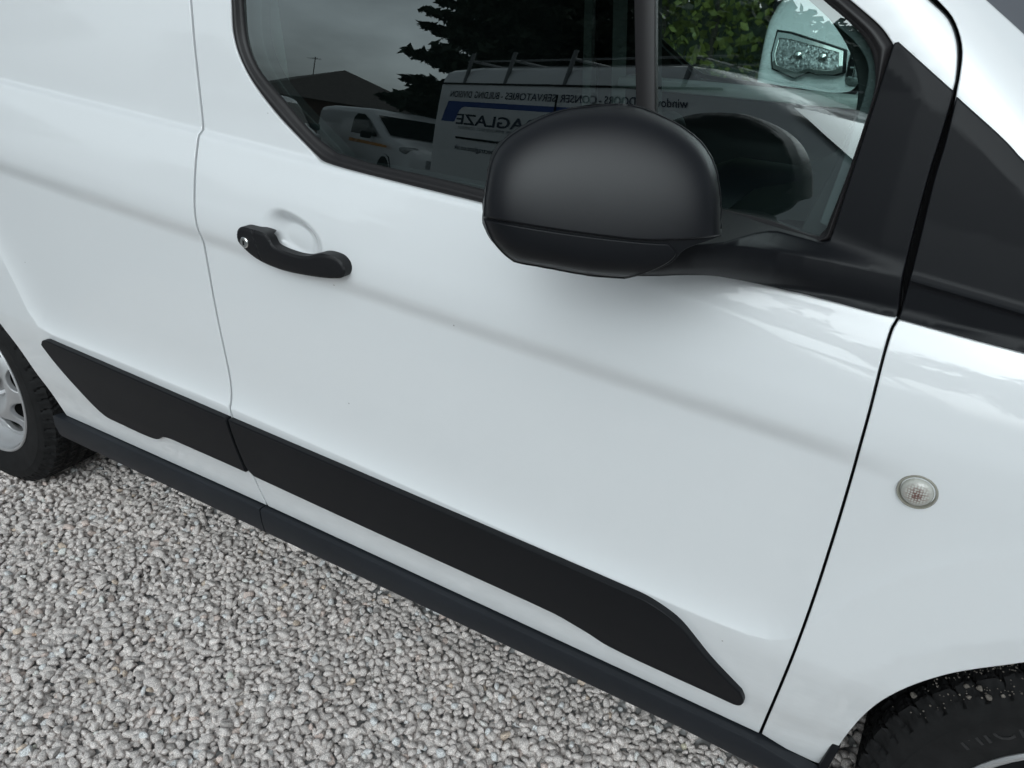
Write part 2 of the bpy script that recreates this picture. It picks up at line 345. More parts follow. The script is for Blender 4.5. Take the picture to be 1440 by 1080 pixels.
def _pdist(x, z, L):
    best = np.full(np.shape(x), 9.)
    for (ax, az), (bx, bz) in zip(L[:-1], L[1:]):
        dx, dz = bx-ax, bz-az; t = np.clip(((x-ax)*dx+(z-az)*dz)/(dx*dx+dz*dz), 0, 1)
        best = np.minimum(best, np.hypot(x-ax-t*dx, z-az-t*dz))
    return best
CUP = (-1.311, .980, .066, .040, -.28)
def side_y(x, z, cup=True):
    x = np.asarray(x, float); z = np.asarray(z, float)
    zl, zg, zk, zs = LEDGE(x), GROOVE(x), CREST(x), SILL(x)
    zz = np.where(z < zk, .345+(z-zs)/(zk-zs)*.252, np.where(z < zg, .597+(z-zk)/(zg-zk)*.372, np.where(z < zl, .969+(z-zg)/(zl-zg)*.147, 1.116+(z-zl))))
    up = np.maximum(zz-1.1225, 0)
    f = _sst(-.52, -.30, x)
    y = _P1(zz)*(1-f)+_P2(zz)*f
    y = np.where(zz > 1.1225, -.0003+np.tan(TH0)*up+up*up*IR/2, y)
    t = np.clip((zz-.597)/.348, 0, 1)
    above = z > np.interp(x, FLARE[:, 0], FLARE[:, 1])
    s = np.where(above, _pdist(x, z, FLARE), 0.)
    y = y+np.where(zz < .945, .015*(1-np.exp(-s/.026))*(1-t)*(1-.35*f), 0.)
    # front wheel arch lip rolls in towards the opening, the nose tapers in plan
    r = np.hypot(x, z-.335)
    y = y+np.maximum(0, .425-r)*.16*_sst(-.9, -.4, x)
    y = y+.11*np.maximum(0, x+.36)**2*_sst(.5, .9, z)
    # A pillar turns in towards the windscreen
    d = ((x+.62)*.66+(z-1.36)*.75)
    y = y+np.maximum(0, d-.055)**2*5.5*_sst(1.06, 1.2, z)
    if cup:
        cx, cz, rx, rz, a = CUP; ca, sa = np.cos(a), np.sin(a)
        u = ((x-cx)*ca+(z-cz)*sa)/rx; v = (-(x-cx)*sa+(z-cz)*ca)/rz
        y = y+.021*_sst(1.06, .40, (np.abs(u)**2.4+np.abs(v)**2.4)**(1/2.4))
    return y
def glass_y(x, z):
    up = np.maximum(np.asarray(z, float)-1.0, -.2)-.12
    return .012+np.tan(TH0)*up+np.abs(up)*up*IR/2

_ROWS = np.concatenate([np.arange(.25, .588, .013), np.arange(.590, .606, .0022), np.arange(.609, .66, .006), np.arange(.665, .915, .016), np.arange(.918, .982, .003), np.arange(.978, 1.098, .009), np.arange(1.102, 1.127, .0015), np.arange(1.132, 1.70, .016)])
def body_rows(lo, hi, sx):
    X, R = np.meshgrid(np.arange(lo[0]+sx*.5, hi[0], sx), _ROWS)
    zl, zg, zk, zs = LEDGE(X), GROOVE(X), CREST(X), SILL(X)
    Z = np.where(R < .597, zs+(R-.345)/.252*(zk-zs), np.where(R < .969, zk+(R-.597)/.372*(zg-zk), np.where(R < 1.116, zg+(R-.969)/.147*(zl-zg), zl+R-1.116)))
    return X.ravel(), Z.ravel()
FLARE_EXTRA = [([tuple(q) for q in FLARE[12:]], (-.004, -.0015, 0., .002, .005, .009, .014, .021, .03)), ([tuple(q) for q in FLARE[:8]], (-.004, -.0015, 0., .002, .005, .009, .014, .021, .03))]
TR = {
    'rear_gap': [(-1.5534, 1.3168), (-1.548, 1.2543), (-1.538, 1.1758), (-1.533, 1.1202), (-1.5315, 1.1124), (-1.535, 1.072), (-1.5354, 1.0261), (-1.5352, 0.9684), (-1.5321, 0.9546), (-1.5306, 0.9452), (-1.5385, 0.9075), (-1.5421, 0.7964), (-1.5384, 0.7285), (-1.5345, 0.6612), (-1.5367, 0.6216), (-1.5355, 0.5967), (-1.5373, 0.5725)],
    'rear_gap_low': [(-1.5544, 0.4326), (-1.5473, 0.4253), (-1.5348, 0.4162), (-1.5347, 0.3915), (-1.5243, 0.3447)],
    'front_gap_l': [(-0.479, 1.3551), (-0.4563, 1.338), (-0.4444, 1.3204), (-0.4389, 1.3052), (-0.4347, 1.2826), (-0.4346, 1.2726), (-0.4345, 1.2247), (-0.4358, 1.1956), (-0.4343, 1.087), (-0.4287, 1.0422), (-0.4316, 1.0321), (-0.4311, 0.9197), (-0.4354, 0.7458), (-0.4445, 0.5767), (-0.4685, 0.3282)],
    'front_gap_r': [(-0.4708, 1.3554), (-0.4533, 1.3406), (-0.4414, 1.3232), (-0.4356, 1.3093), (-0.4322, 1.29), (-0.4308, 1.2729), (-0.4287, 1.2254), (-0.4289, 1.1901), (-0.4268, 1.0885), (-0.4257, 1.042), (-0.4286, 1.0319), (-0.428, 0.9197), (-0.432, 0.7463), (-0.4409, 0.5774), (-0.4643, 0.3299)],
    'sill_edge': [(-2.2316, 0.3448), (-1.5243, 0.3447), (-0.4685, 0.3282), (-0.378, 0.2996)],
    'arch_rear': [(-2.3375, 0.5851), (-2.2972, 0.5202), (-2.2658, 0.444), (-2.2276, 0.3507)],
    'arch_front': [(-0.3623, 0.3045), (-0.3569, 0.3802), (-0.3416, 0.4691), (-0.3173, 0.5408), (-0.272, 0.6053), (-0.2022, 0.6682)],
    'seal_out': [(-1.4629, 1.32), (-1.4577, 1.2656), (-1.4322, 1.2197), (-1.3763, 1.1677), (-1.2903, 1.1112), (-1.2761, 1.1035), (-1.2553, 1.1001), (-1.107, 1.09), (-0.9726, 1.0824)],
    'seal_in': [(-1.4465, 1.3206), (-1.4362, 1.2582), (-1.4149, 1.2244), (-1.3555, 1.1791), (-1.2931, 1.1348), (-1.2509, 1.1154), (-1.1751, 1.1081), (-1.0649, 1.1033), (-0.9794, 1.0985)],
    'seal_front_out': [(-0.6459, 1.1191), (-0.5256, 1.1061), (-0.5164, 1.1101), (-0.5074, 1.2195), (-0.5001, 1.3128)],
    'seal_front_in': [(-0.6499, 1.1239), (-0.5887, 1.1202), (-0.539, 1.1113), (-0.5296, 1.1113), (-0.5238, 1.1203), (-0.5133, 1.1946), (-0.5081, 1.2731), (-0.5114, 1.2867), (-0.5183, 1.3035), (-0.5321, 1.3197), (-0.551, 1.3337), (-0.5791, 1.3516)],
    'frit_in': [(-0.5186, 1.2785), (-0.5229, 1.2935), (-0.5368, 1.3099), (-0.5661, 1.3302), (-0.5966, 1.3509)],
    'divider': [(-0.7923, 1.3439), (-0.7656, 1.3449), (-0.7692, 1.2235), (-0.7435, 1.2187)],
    'sail_left': [(-0.6463, 1.1232), (-0.5229, 1.1083), (-0.5159, 1.1111), (-0.5069, 1.22), (-0.4996, 1.313)],
    'sail_top': [(-0.4956, 1.3159), (-0.4341, 1.2743)],
    'sail_right': [(-0.4343, 1.2711), (-0.4349, 1.2255), (-0.4361, 1.1965), (-0.4347, 1.0886), (-0.4293, 1.0442)],
    'sail_ridge': [(-0.6842, 1.1063), (-0.643, 1.1196), (-0.6254, 1.1217), (-0.608, 1.1183), (-0.5865, 1.1115), (-0.5605, 1.1036), (-0.5351, 1.0982), (-0.5039, 1.0938), (-0.435, 1.087)],
    'sail_ridge_off': [0.185, 0.17, 0.15, 0.12, 0.085, 0.052, 0.034, 0.022, 0.012],
    'sail_bottom': [(-0.4305, 1.0432), (-0.4899, 1.0474), (-0.528, 1.0514), (-0.5586, 1.0552), (-0.5765, 1.0601), (-0.592, 1.067), (-0.6083, 1.0764), (-0.6242, 1.083), (-0.6548, 1.0843), (-0.6872, 1.0821)],
    'sail_bottom_off': [0.005, 0.008, 0.014, 0.026, 0.042, 0.064, 0.095, 0.125, 0.155, 0.17],
    'sail_crease': [(-0.4909, 1.3116), (-0.4807, 1.3029), (-0.4587, 1.269), (-0.4625, 1.2364), (-0.4624, 1.1668), (-0.4634, 1.0965)],
    'quarter_top': [(-0.4287, 1.2688), (-0.3767, 1.2332), (-0.3554, 1.2162)],
    'quarter_crease': [(-0.4262, 1.2458), (-0.3468, 1.186)],
    'quarter_ridge': [(-0.4267, 1.0879), (-0.3157, 1.075)],
    'quarter_bottom': [(-0.4262, 1.043), (-0.3428, 1.0367), (-0.3043, 1.0343)],
    'quarter_left': [(-0.4287, 1.2688), (-0.4272, 1.2262), (-0.428, 1.191), (-0.4252, 1.0901), (-0.4253, 1.0446)],
    'mould_rear_top': [(-2.122, 0.6038), (-1.5209, 0.5829)],
    'mould_rear_bot': [(-2.1529, 0.5817), (-2.1151, 0.5208), (-2.0303, 0.4295), (-2.0108, 0.4191), (-1.9756, 0.4166), (-1.8336, 0.4179), (-1.8036, 0.4357), (-1.7763, 0.4419), (-1.7273, 0.4422), (-1.5441, 0.4407)],
    'mould_rear_right': [(-1.5238, 0.578), (-1.5408, 0.517), (-1.5426, 0.4796), (-1.5341, 0.4486)],
    'mould_front_left': [(-1.5132, 0.58), (-1.5289, 0.5269), (-1.5307, 0.4786), (-1.5262, 0.448), (-1.5138, 0.4433)],
    'mould_front_bot': [(-1.5204, 0.4379), (-1.2485, 0.4303), (-0.845, 0.4216), (-0.8112, 0.4195), (-0.7863, 0.4138), (-0.7542, 0.4052), (-0.725, 0.3948), (-0.5106, 0.3869)],
    'mould_front_top': [(-1.5117, 0.581), (-0.8341, 0.558), (-0.6711, 0.5516), (-0.6574, 0.5499), (-0.629, 0.5411), (-0.604, 0.5274), (-0.5546, 0.4737), (-0.4999, 0.4255)],
    'mould_tip': [(-0.5004, 0.4214), (-0.4976, 0.4136), (-0.501, 0.4001), (-0.5102, 0.3899)],
    'lamp': [(-0.3601, 0.8553), (-0.3797, 0.8481), (-0.3415, 0.8641)],
    'handle': [(-1.4165, 0.9728), (-1.4138, 0.9815), (-1.4051, 0.9888), (-1.3826, 0.9902), (-1.3463, 0.9883), (-1.3355, 0.9822), (-1.3298, 0.9741), (-1.2949, 0.9678), (-1.2603, 0.9685), (-1.2309, 0.9773), (-1.2137, 0.9782), (-1.1966, 0.9748), (-1.1868, 0.9657), (-1.1858, 0.9559), (-1.1909, 0.9469), (-1.2075, 0.9422), (-1.2554, 0.9365), (-1.3279, 0.9331), (-1.3754, 0.9398), (-1.4038, 0.9546), (-1.4147, 0.9636)],
    'lock': [(-1.3868, 0.9684), (-1.3966, 0.9678)],
    'windscreen_edge': [(-0.4282, 1.357), (-0.3873, 1.3279), (-0.4112, 1.3576), (-0.3916, 1.343)],
    'flap': [(-0.3624, 0.3783), (-0.3548, 0.3795), (-0.3576, 0.3468), (-0.3595, 0.3065)],
    'seal_top_out': [(-0.5006, 1.3148), (-0.5147, 1.3274), (-0.5522, 1.3525)],
    'sill_low': [(-2.2745, 0.2904), (-2.2755, 0.2709), (-1.9755, 0.2728), (-1.5542, 0.2715), (-0.8576, 0.2714), (-0.5973, 0.2703), (-0.4455, 0.2616)],
    'sill_top': [(-2.2106, 0.3563), (-1.5122, 0.3554), (-0.4675, 0.3401), (-0.378, 0.3278)],
    'tyre_text': [(-0.1862, 0.4749), (-0.1601, 0.5082)],
}
MT = {
    'outline': [(-0.1213, -0.0263), (-0.1187, -0.004), (-0.1133, 0.0334), (-0.1038, 0.0449), (-0.0748, 0.0648), (-0.0465, 0.0756), (-0.0194, 0.0802), (0.0153, 0.0818), (0.0394, 0.0763), (0.0632, 0.0668), (0.0853, 0.0532), (0.1014, 0.0332), (0.1104, 0.0036), (0.1156, -0.0295), (0.119, -0.0405), (0.1199, -0.0597), (0.1116, -0.0739), (0.0999, -0.0776), (0.0628, -0.0802), (0.0246, -0.0828), (-0.01, -0.0815), (-0.0516, -0.077), (-0.0845, -0.0734), (-0.1023, -0.0628), (-0.1126, -0.0518), (-0.12, -0.0377)],
    'cap': [[(-0.1137, -0.0294), (-0.1122, -0.0015), (-0.1071, 0.0261), (-0.0965, 0.0432), (-0.0717, 0.0602), (-0.0462, 0.0716), (-0.0191, 0.0769)], [(-0.0191, 0.0769), (0.0153, 0.0818), (0.0394, 0.0763), (0.0632, 0.0668), (0.0853, 0.0532), (0.1014, 0.0332), (0.1104, 0.0036), (0.1155, -0.0281)], [(0.1155, -0.0281), (0.1133, -0.0331)], [(0.1133, -0.0331), (0.0665, -0.0389), (0.0388, -0.0407), (-0.0134, -0.0383), (-0.0545, -0.0351), (-0.1137, -0.0294)]],
    'lower': [[(-0.1136, -0.0316), (-0.0543, -0.0373), (-0.0132, -0.0404), (0.039, -0.0428), (0.0626, -0.0427)], [(0.0626, -0.0427), (0.0704, -0.0494)], [(0.0704, -0.0494), (0.0695, -0.0544), (0.061, -0.0629), (0.0267, -0.0819)], [(0.0267, -0.0819), (-0.01, -0.0815), (-0.0516, -0.077), (-0.0845, -0.0734)], [(-0.0845, -0.0734), (-0.0955, -0.0631), (-0.1051, -0.0513), (-0.1136, -0.0316)]],
}
MF = {'M': [-0.7098, -0.19, 1.172], 'e1': [0.91413, 0.40542, -0.0], 'e2': [-0.09029, 0.20357, 0.97489], 'e3': [0.39524, -0.89117, 0.22269]}
BEND = 0.1174
# ================================================================ GROUND
def gravel_ground_mat():
    m = bpy.data.materials.new('gravel_bed'); m.use_nodes = True; nt = m.node_tree; N = nt.nodes; L = nt.links; b = N['Principled BSDF']
    tc = N.new('ShaderNodeTexCoord'); v = N.new('ShaderNodeTexVoronoi'); v.inputs['Scale'].default_value = 48
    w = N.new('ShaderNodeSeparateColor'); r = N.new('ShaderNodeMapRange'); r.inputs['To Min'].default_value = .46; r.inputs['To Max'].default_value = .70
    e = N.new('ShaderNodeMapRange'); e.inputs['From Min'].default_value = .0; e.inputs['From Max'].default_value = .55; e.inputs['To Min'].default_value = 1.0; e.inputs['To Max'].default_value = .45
    mu = N.new('ShaderNodeMath'); mu.operation = 'MULTIPLY'; cb = N.new('ShaderNodeCombineColor')
    bp = N.new('ShaderNodeBump'); bp.invert = True; bp.inputs['Distance'].default_value = .01; bp.inputs['Strength'].default_value = .9
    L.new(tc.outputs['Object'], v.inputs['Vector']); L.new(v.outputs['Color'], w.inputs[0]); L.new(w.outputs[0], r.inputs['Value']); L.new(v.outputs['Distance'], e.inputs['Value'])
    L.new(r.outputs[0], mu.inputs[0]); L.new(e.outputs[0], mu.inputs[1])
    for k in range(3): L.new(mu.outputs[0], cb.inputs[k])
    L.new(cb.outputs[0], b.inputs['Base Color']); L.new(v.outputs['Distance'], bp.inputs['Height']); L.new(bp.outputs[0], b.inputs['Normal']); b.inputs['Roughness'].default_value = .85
    return m
def stone_mat():
    m = bpy.data.materials.new('granite_chippings'); m.use_nodes = True; nt = m.node_tree; N = nt.nodes; L = nt.links; b = N['Principled BSDF']
    at = N.new('ShaderNodeAttribute'); at.attribute_name = 'stone'; tc = N.new('ShaderNodeTexCoord')
    n1 = N.new('ShaderNodeTexNoise'); n1.inputs['Scale'].default_value = 420; n1.inputs['Detail'].default_value = 4; n1.inputs['Roughness'].default_value = .75
    r1 = N.new('ShaderNodeMapRange'); r1.inputs['From Min'].default_value = .34; r1.inputs['From Max'].default_value = .66; r1.inputs['To Min'].default_value = .45; r1.inputs['To Max'].default_value = 1.38
    mx = N.new('ShaderNodeMix'); mx.data_type = 'RGBA'; mx.blend_type = 'MULTIPLY'; mx.inputs['Factor'].default_value = 1
    L.new(tc.outputs['Object'], n1.inputs['Vector']); L.new(n1.outputs['Fac'], r1.inputs['Value']); L.new(at.outputs['Color'], mx.inputs['A']); L.new(r1.outputs[0], mx.inputs['B'])
    L.new(mx.outputs['Result'], b.inputs['Base Color']); b.inputs['Roughness'].default_value = .78; b.inputs['Specular IOR Level'].default_value = .35
    bp = N.new('ShaderNodeBump'); bp.inputs['Strength'].default_value = .35; bp.inputs['Distance'].default_value = .0015
    L.new(n1.outputs['Fac'], bp.inputs['Height']); L.new(bp.outputs[0], b.inputs['Normal'])
    return m
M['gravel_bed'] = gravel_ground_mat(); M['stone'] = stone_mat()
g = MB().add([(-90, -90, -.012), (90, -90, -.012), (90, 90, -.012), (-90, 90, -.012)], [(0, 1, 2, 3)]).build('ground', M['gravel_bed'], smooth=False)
tag(g, kind='structure')
def stone_variants(n=14):
    bm = bmesh.new(); bmesh.ops.create_icosphere(bm, subdivisions=2, radius=1); bm.verts.ensure_lookup_table()
    V = np.array([v.co[:] for v in bm.verts]); F = np.array([[v.index for v in f.verts] for f in bm.faces]); bm.free(); out = []
    for i in range(n):
        P = V.copy()
        for _ in range(11):                                       # knock facets off a ball
            d = RNG.normal(size=3); d /= np.linalg.norm(d); h = RNG.uniform(.52, .85); k = P@d
            P -= np.maximum(k-h, 0)[:, None]*d*.93
        P += RNG.normal(size=P.shape)*.03
        out.append(P/np.abs(P).max(0))
    return out, F
def gravel(name, x0, x1, y0, y1, gap, size, z0, zj, parent=None):
    var, F = stone_variants(); VV = np.stack(var)
    nx, ny = int((x1-x0)/gap), int((y1-y0)/(gap*.87))
    X, Y = np.meshgrid(np.arange(nx), np.arange(ny), indexing='ij'); X = (x0+(X+.5*(Y % 2))*gap).ravel(); Y = (y0+Y*gap*.87).ravel(); n = len(X)
    X = X+RNG.uniform(-.42, .42, n)*gap; Y = Y+RNG.uniform(-.42, .42, n)*gap
    s = size*np.exp(RNG.normal(0, .17, n)); sc = np.stack([s*RNG.uniform(.95, 1.45, n), s*RNG.uniform(.75, 1.1, n), s*RNG.uniform(.58, .88, n)], 1)
    P = VV[RNG.integers(0, len(var), n)]*sc[:, None, :]
    a = RNG.uniform(0, 2*np.pi, n); t = RNG.normal(0, .42, n); u = RNG.normal(0, .42, n)
    def rot(P, i, j, a):
        c, s_ = np.cos(a)[:, None], np.sin(a)[:, None]; p, q = P[:, :, i].copy(), P[:, :, j].copy(); P[:, :, i] = c*p-s_*q; P[:, :, j] = s_*p+c*q
    rot(P, 0, 2, t); rot(P, 1, 2, u); rot(P, 0, 1, a)
    Z = z0+RNG.uniform(-zj, zj, n); P += np.stack([X, Y, Z], 1)[:, None, :]
    m = P.shape[1]; FF = (F[None]+(np.arange(n)*m)[:, None, None]).reshape(-1, 3)
    me = mesh_np(name, P.reshape(-1, 3), FF)
    v = np.clip(RNG.normal(.66, .065, n), .40, .85); col = np.stack([v*1.075, v*.985, v*.94, np.ones(n)], 1)
    k = RNG.random(n) < .01; col[k, :3] *= np.array([1.0, .90, .78]); k = RNG.random(n) < .02; col[k, :3] *= np.array([.95, .86, .82]); k = RNG.random(n) < .05; col[k, :3] *= .66
    k = RNG.random(n) < .06; col[k, :3] = np.minimum(col[k, :3]*1.32, .8)
    me.set_sharp_from_angle(angle=math.radians(55))
    at = me.color_attributes.new('stone', 'FLOAT_COLOR', 'POINT'); at.data.foreach_set('color', np.repeat(col, m, 0).astype(np.float32).ravel())
    return link(name, me, M['stone'], parent)
gs = gravel('gravel', -3.05, -.20, -.62, .26, .0130, .0078, -.0060, .003)
tag(gs, 'pale grey granite chippings covering the yard beneath the van', 'gravel', kind='stuff')
for args in ((-3.05, -.20, -.62, .20, .0205, .0086, .0025, .003), (-3.05, .45, .26, .80, .022, .0122, -.005, .004), (-.20, .45, -.50, .12, .0175, .0105, -.004, .004), (-3.6, .9, -1.12, -.62, .026, .0150, -.005, .004), (-3.6, -3.05, -.62, .2, .026, .0150, -.005, .004), (.45, .9, -.62, .2, .026, .0150, -.005, .004)):
    tag(gravel('gravel', *args, gs), kind='stuff')

# ================================================================ WHITE VAN
YC = .875
van = empty('van', (-1.2, YC, 0)); tag(van, 'white panel van with black side mouldings standing close up on the gravel', 'van')
VP = van
def vp(o, mirror=False):
    """parent to the van without moving"""
    o.parent = van; o.matrix_parent_inverse = Matrix.Translation((1.2, -YC, 0)); return o
def sub(o, part):
    o.parent = part; o.matrix_parent_inverse = part.matrix_world.inverted() if False else Matrix.Identity(4); return o
body = lambda x, z: side_y(x, z)
plain = lambda x, z: side_y(x, z, False)
gapc = [(-1.592,1.60),(-1.575,1.46),(-1.5534,1.3168),(-1.548,1.2543),(-1.540,1.1758),(-1.536,1.12),(-1.5352,1.072),(-1.5354,1.0261),(-1.5355,.9683),(-1.5358,.9438),(-1.5375,.9078),(-1.540,.7966),(-1.5385,.7286),(-1.5365,.6612),(-1.5365,.6216),(-1.5365,.5725),(-1.5362,.50),(-1.536,.45),(-1.5352,.4162),(-1.5330,.3915),(-1.5243,.3447)]
TR['front_gap_l'] = [(x-(.0015 if 1.046 < z < 1.268 else 0), z) for x, z in TR['front_gap_l']]; TR['front_gap_r'] = [(x+(.0015 if 1.046 < z < 1.268 else 0), z) for x, z in TR['front_gap_r']]
gl_ = [(x-.0024, z) for x, z in gapc]; gr_ = [(x+.0024, z) for x, z in gapc]
def arc(cx, cz, r, a0, a1, n=24): return [(cx+r*math.cos(math.radians(a0+(a1-a0)*i/n)), cz+r*math.sin(math.radians(a0+(a1-a0)*i/n))) for i in range(n+1)]
RA = (-2.662, .335)
a0 = math.degrees(math.atan2(.5851-RA[1], -2.3375-RA[0])); r0 = math.hypot(.5851-RA[1], -2.3375-RA[0])
rear_out = loop([gl_, [gl_[-1], (-2.2290,.3448)], [(-2.2290,.3448),(-2.2658,.444),(-2.2972,.5202),(-2.3375,.5851)], arc(*RA, r0, a0, 184), [arc(*RA, r0, a0, 184)[-1], (-3.30,.36)], [(-3.30,.36),(-3.42,.60),(-3.43,1.2),(-3.36,1.60)], [(-3.36,1.60), gl_[0]]])
rear_panel = vp(panel('rear_side_panel', rear_out, [], plain, M['paint'], None, sx=.016, rows=body_rows, extra=FLARE_EXTRA))
fg = TR['front_gap_l']
pill = [fg[0], (-.60,1.443), (-.80,1.572), (-.845,1.60)]
door_out = loop([gr_, [gr_[-1], (-.4685,.3282)], fg[::-1][:], pill, [pill[-1], gr_[0]]])
so = TR['seal_out']; sfo = TR['seal_front_out']; sto = TR['seal_top_out']
seal_out = loop([[(-.84,1.545),(-1.42,1.545)], [(-1.42,1.545),(-1.462,1.53),(-1.474,1.49)], [(-1.474,1.49),(-1.470,1.40)]+so[:5], so[4:]+[(-.85,1.0745)], [(-.85,1.0745),(-.79,1.088),(-.765,1.123)], [(-.765,1.123),(-.70,1.1225)]+sfo[:2], sfo[1:3], sfo[2:], [sfo[-1]]+sto[1:]+[(-.68,1.437),(-.80,1.523)], [(-.80,1.523),(-.817,1.536),(-.84,1.545)]])
si = TR['seal_in']; sfi = TR['seal_front_in']
seal_in = loop([[(-.845,1.528),(-1.40,1.528)], [(-1.40,1.528),(-1.444,1.515),(-1.456,1.48)], [(-1.456,1.48),(-1.452,1.40)]+si[:6], si[5:]+[(-.86,1.091)], [(-.86,1.091),(-.80,1.102),(-.775,1.133)], [(-.775,1.133),(-.70,1.1285)]+sfi[:4], sfi[3:5], sfi[4:]+[(-.70,1.432),(-.82,1.517)], [(-.82,1.517),(-.83,1.524),(-.845,1.528)]])
door = vp(panel('front_door', door_out, [seal_out], body, M['paint'], None, sx=.012, rows=body_rows, extra=FLARE_EXTRA[:1], dense=[(-1.39,-1.235,.93,1.035,.0028)]))
# window rubber
def ring_loft(name, outer, inner, m=11):
    Q = np.vstack([inner, inner[:1]]); G = []
    for px, pz in outer:
        best = None
        for (ax, az), (bx, bz) in zip(Q[:-1], Q[1:]):
            dx, dz = bx-ax, bz-az; t = min(1, max(0, ((px-ax)*dx+(pz-az)*dz)/(dx*dx+dz*dz+1e-12))); d = math.hypot(px-ax-t*dx, pz-az-t*dz)
            if best is None or d < best[0]: best = (d, ax+t*dx, az+t*dz)
        row = []
        for i in range(m):
            t = i/(m-1); x = px+(best[1]-px)*t; z = pz+(best[2]-pz)*t
            y = (float(plain(x, z))+.004)*(1-t)+(float(glass_y(x, z))-.0015)*t-.0075*math.sin(math.pi*t**.8)+(.0035*math.exp(-((t-.74)/.06)**2))
            row.append((x, y, z))
        row.insert(0, (px, row[0][1]+.012, pz)); row.append((best[1], row[-1][1]+.010, best[2])); G.append(row)
    G.append(G[0]); return MB().grid(G).build(name, M['rubber'], None, sharp=60)
vp(ring_loft('window_seal', seal_out, seal_in))
dv = TR['divider']
def div_x(z, right): 
    (xa, za), (xb, zb) = (dv[1], dv[3]) if right else (dv[0], dv[2]); return xa+(z-za)/(zb-za)*(xb-xa)
bar = loop([[(div_x(1.535,0),1.535),(div_x(1.10,0),1.10)], [(div_x(1.10,0),1.10),(div_x(1.10,1),1.10)], [(div_x(1.10,1),1.10),(div_x(1.535,1),1.535)], [(div_x(1.535,1),1.535),(div_x(1.535,0),1.535)]])
def bar_y(x, z):
    m = (div_x(z, 0)+div_x(z, 1))/2; return glass_y(x, z)-.0075+(np.asarray(x)-m)**2*14
vp(panel('window_divider', bar, [], bar_y, M['rubber'], None, sx=.006, sz=.02, bevel=.0012, depth=.022))
# panes
def clip_pane(right):
    P = seal_in.copy(); m = lambda z: (div_x(z, 0)+div_x(z, 1))/2; out = []
    for i in range(len(P)):
        a, b = P[i], P[(i+1) % len(P)]; fa, fb = a[0]-m(a[1]), b[0]-m(b[1]); ka, kb = (fa > 0) == right, (fb > 0) == right
        if ka: out.append(a)
        if ka != kb: t = fa/(fa-fb); out.append(a+(b-a)*t)
    return np.array(out)
gy = lambda x, z: glass_y(x, z)
for nm, rt in (('door_window', False), ('quarter_window', True)):
    vp(panel(nm, clip_pane(rt), [], gy, M['glass'], None, sx=.02, sz=.012, bevel=.0002, depth=.0006))
# trim border seen inside the quarter window
fi = TR['frit_in']
band = loop([sfi[4:]+[(-.70,1.432)], [(-.70,1.432),(-.715,1.428)], [(-.715,1.428)]+fi[::-1]+[(-.524,1.195),(-.534,1.124)], [(-.534,1.124), sfi[4]]])
vp(panel('pillar_trim', band, [], lambda x, z: glass_y(x, z)+.010, M['frit'], None, sx=.01, sz=.01, bevel=.001, depth=.05))
# front wing with the foot of the windscreen pillar
gR = TR['front_gap_r']; we = TR['windscreen_edge']
af = TR['arch_front']; a1 = math.degrees(math.atan2(af[-1][1]-.335, af[-1][0])); r1 = math.hypot(af[-1][1]-.335, af[-1][0])
wing_out = loop([[(-.835,1.615),(-.79,1.582),(-.595,1.450)]+gR, [gR[-1], (-.385,.308)], [(-.385,.308),(-.3640,.308)], af, [af[-1]]+arc(0, .335, r1, a1-8, -3)[0:], [(r1,.315),(.56,.33)], [(.56,.33),(.66,.55),(.64,.82)], [(.64,.82),(.42,.97),(.10,1.045),(-.06,1.085)], [(-.06,1.085),(-.20,1.188),we[1],we[0],(-.62,1.495),(-.835,1.645)], [(-.835,1.645),(-.835,1.615)]])
wing = vp(panel('front_wing', wing_out, [], plain, M['paint'], None, sx=.012, rows=body_rows, extra=FLARE_EXTRA[:1]))
# black A pillar trims
sl, sr_, sb, srd = TR['sail_left'], TR['sail_right'], TR['sail_bottom'], TR['sail_ridge']
sail = loop([[(-.692,1.1225)]+sl[:2], sl[1:3], sl[2:], [sl[-1],(-.4985,1.3152),TR['sail_top'][0]], TR['sail_top'], [TR['sail_top'][1]]+[(x+.001, z) for x, z in sr_], [(sr_[-1][0]+.001, sr_[-1][1])]+sb, [sb[-1],(-.692,1.1225)]])
def cline(L, x): a = np.array(sorted(L)); return np.interp(x, a[:, 0], a[:, 1])
def xline(L, z): a = np.array(sorted([(q[1], q[0]) for q in L])); return np.interp(z, a[:, 0], a[:, 1])
def sail_y(x, z):
    x = np.asarray(x, float); z = np.asarray(z, float)
    ra = np.array(sorted([(q[0], q[1], o) for q, o in zip(srd, TR['sail_ridge_off'])])); ba = np.array(sorted([(q[0], q[1], o) for q, o in zip(sb, TR['sail_bottom_off'])]))
    zr = np.interp(x, ra[:, 0], ra[:, 1]); R = np.interp(x, ra[:, 0], ra[:, 2]); zb = np.interp(x, ba[:, 0], ba[:, 1]); Rb = np.interp(x, ba[:, 0], ba[:, 2]); zt = np.interp(x, [-.8,-.52,-.43], [1.124,1.114,1.112])
    up = np.clip((z-zr)/np.maximum(zt-zr, .008), 0, 1); dn = np.clip((zr-z)/np.maximum(zr-zb, .01), 0, 1)
    rid = np.where(z >= zr, (R-.0065)*(1-_sst(-.35, 1, up))/(1-_sst(-.35, 1, 0.))+.0065, R+(Rb-R)*dn+.012*np.minimum(1, R/.06)*np.sin(np.pi*np.clip(dn, 0, 1)))
    face = .0075-.10*np.maximum(0, xline(TR['sail_crease'], z)-x)
    e = _pdist(x, z, np.array([TR['sail_top'][0], TR['sail_top'][1]])); face = face-.16*np.maximum(0, .022-e)
    w = _sst(.002, .03, z-zr); off = np.where(z >= zr, np.maximum(rid*(1-w)+face*w, .0025), rid)
    return plain(x, z)-off
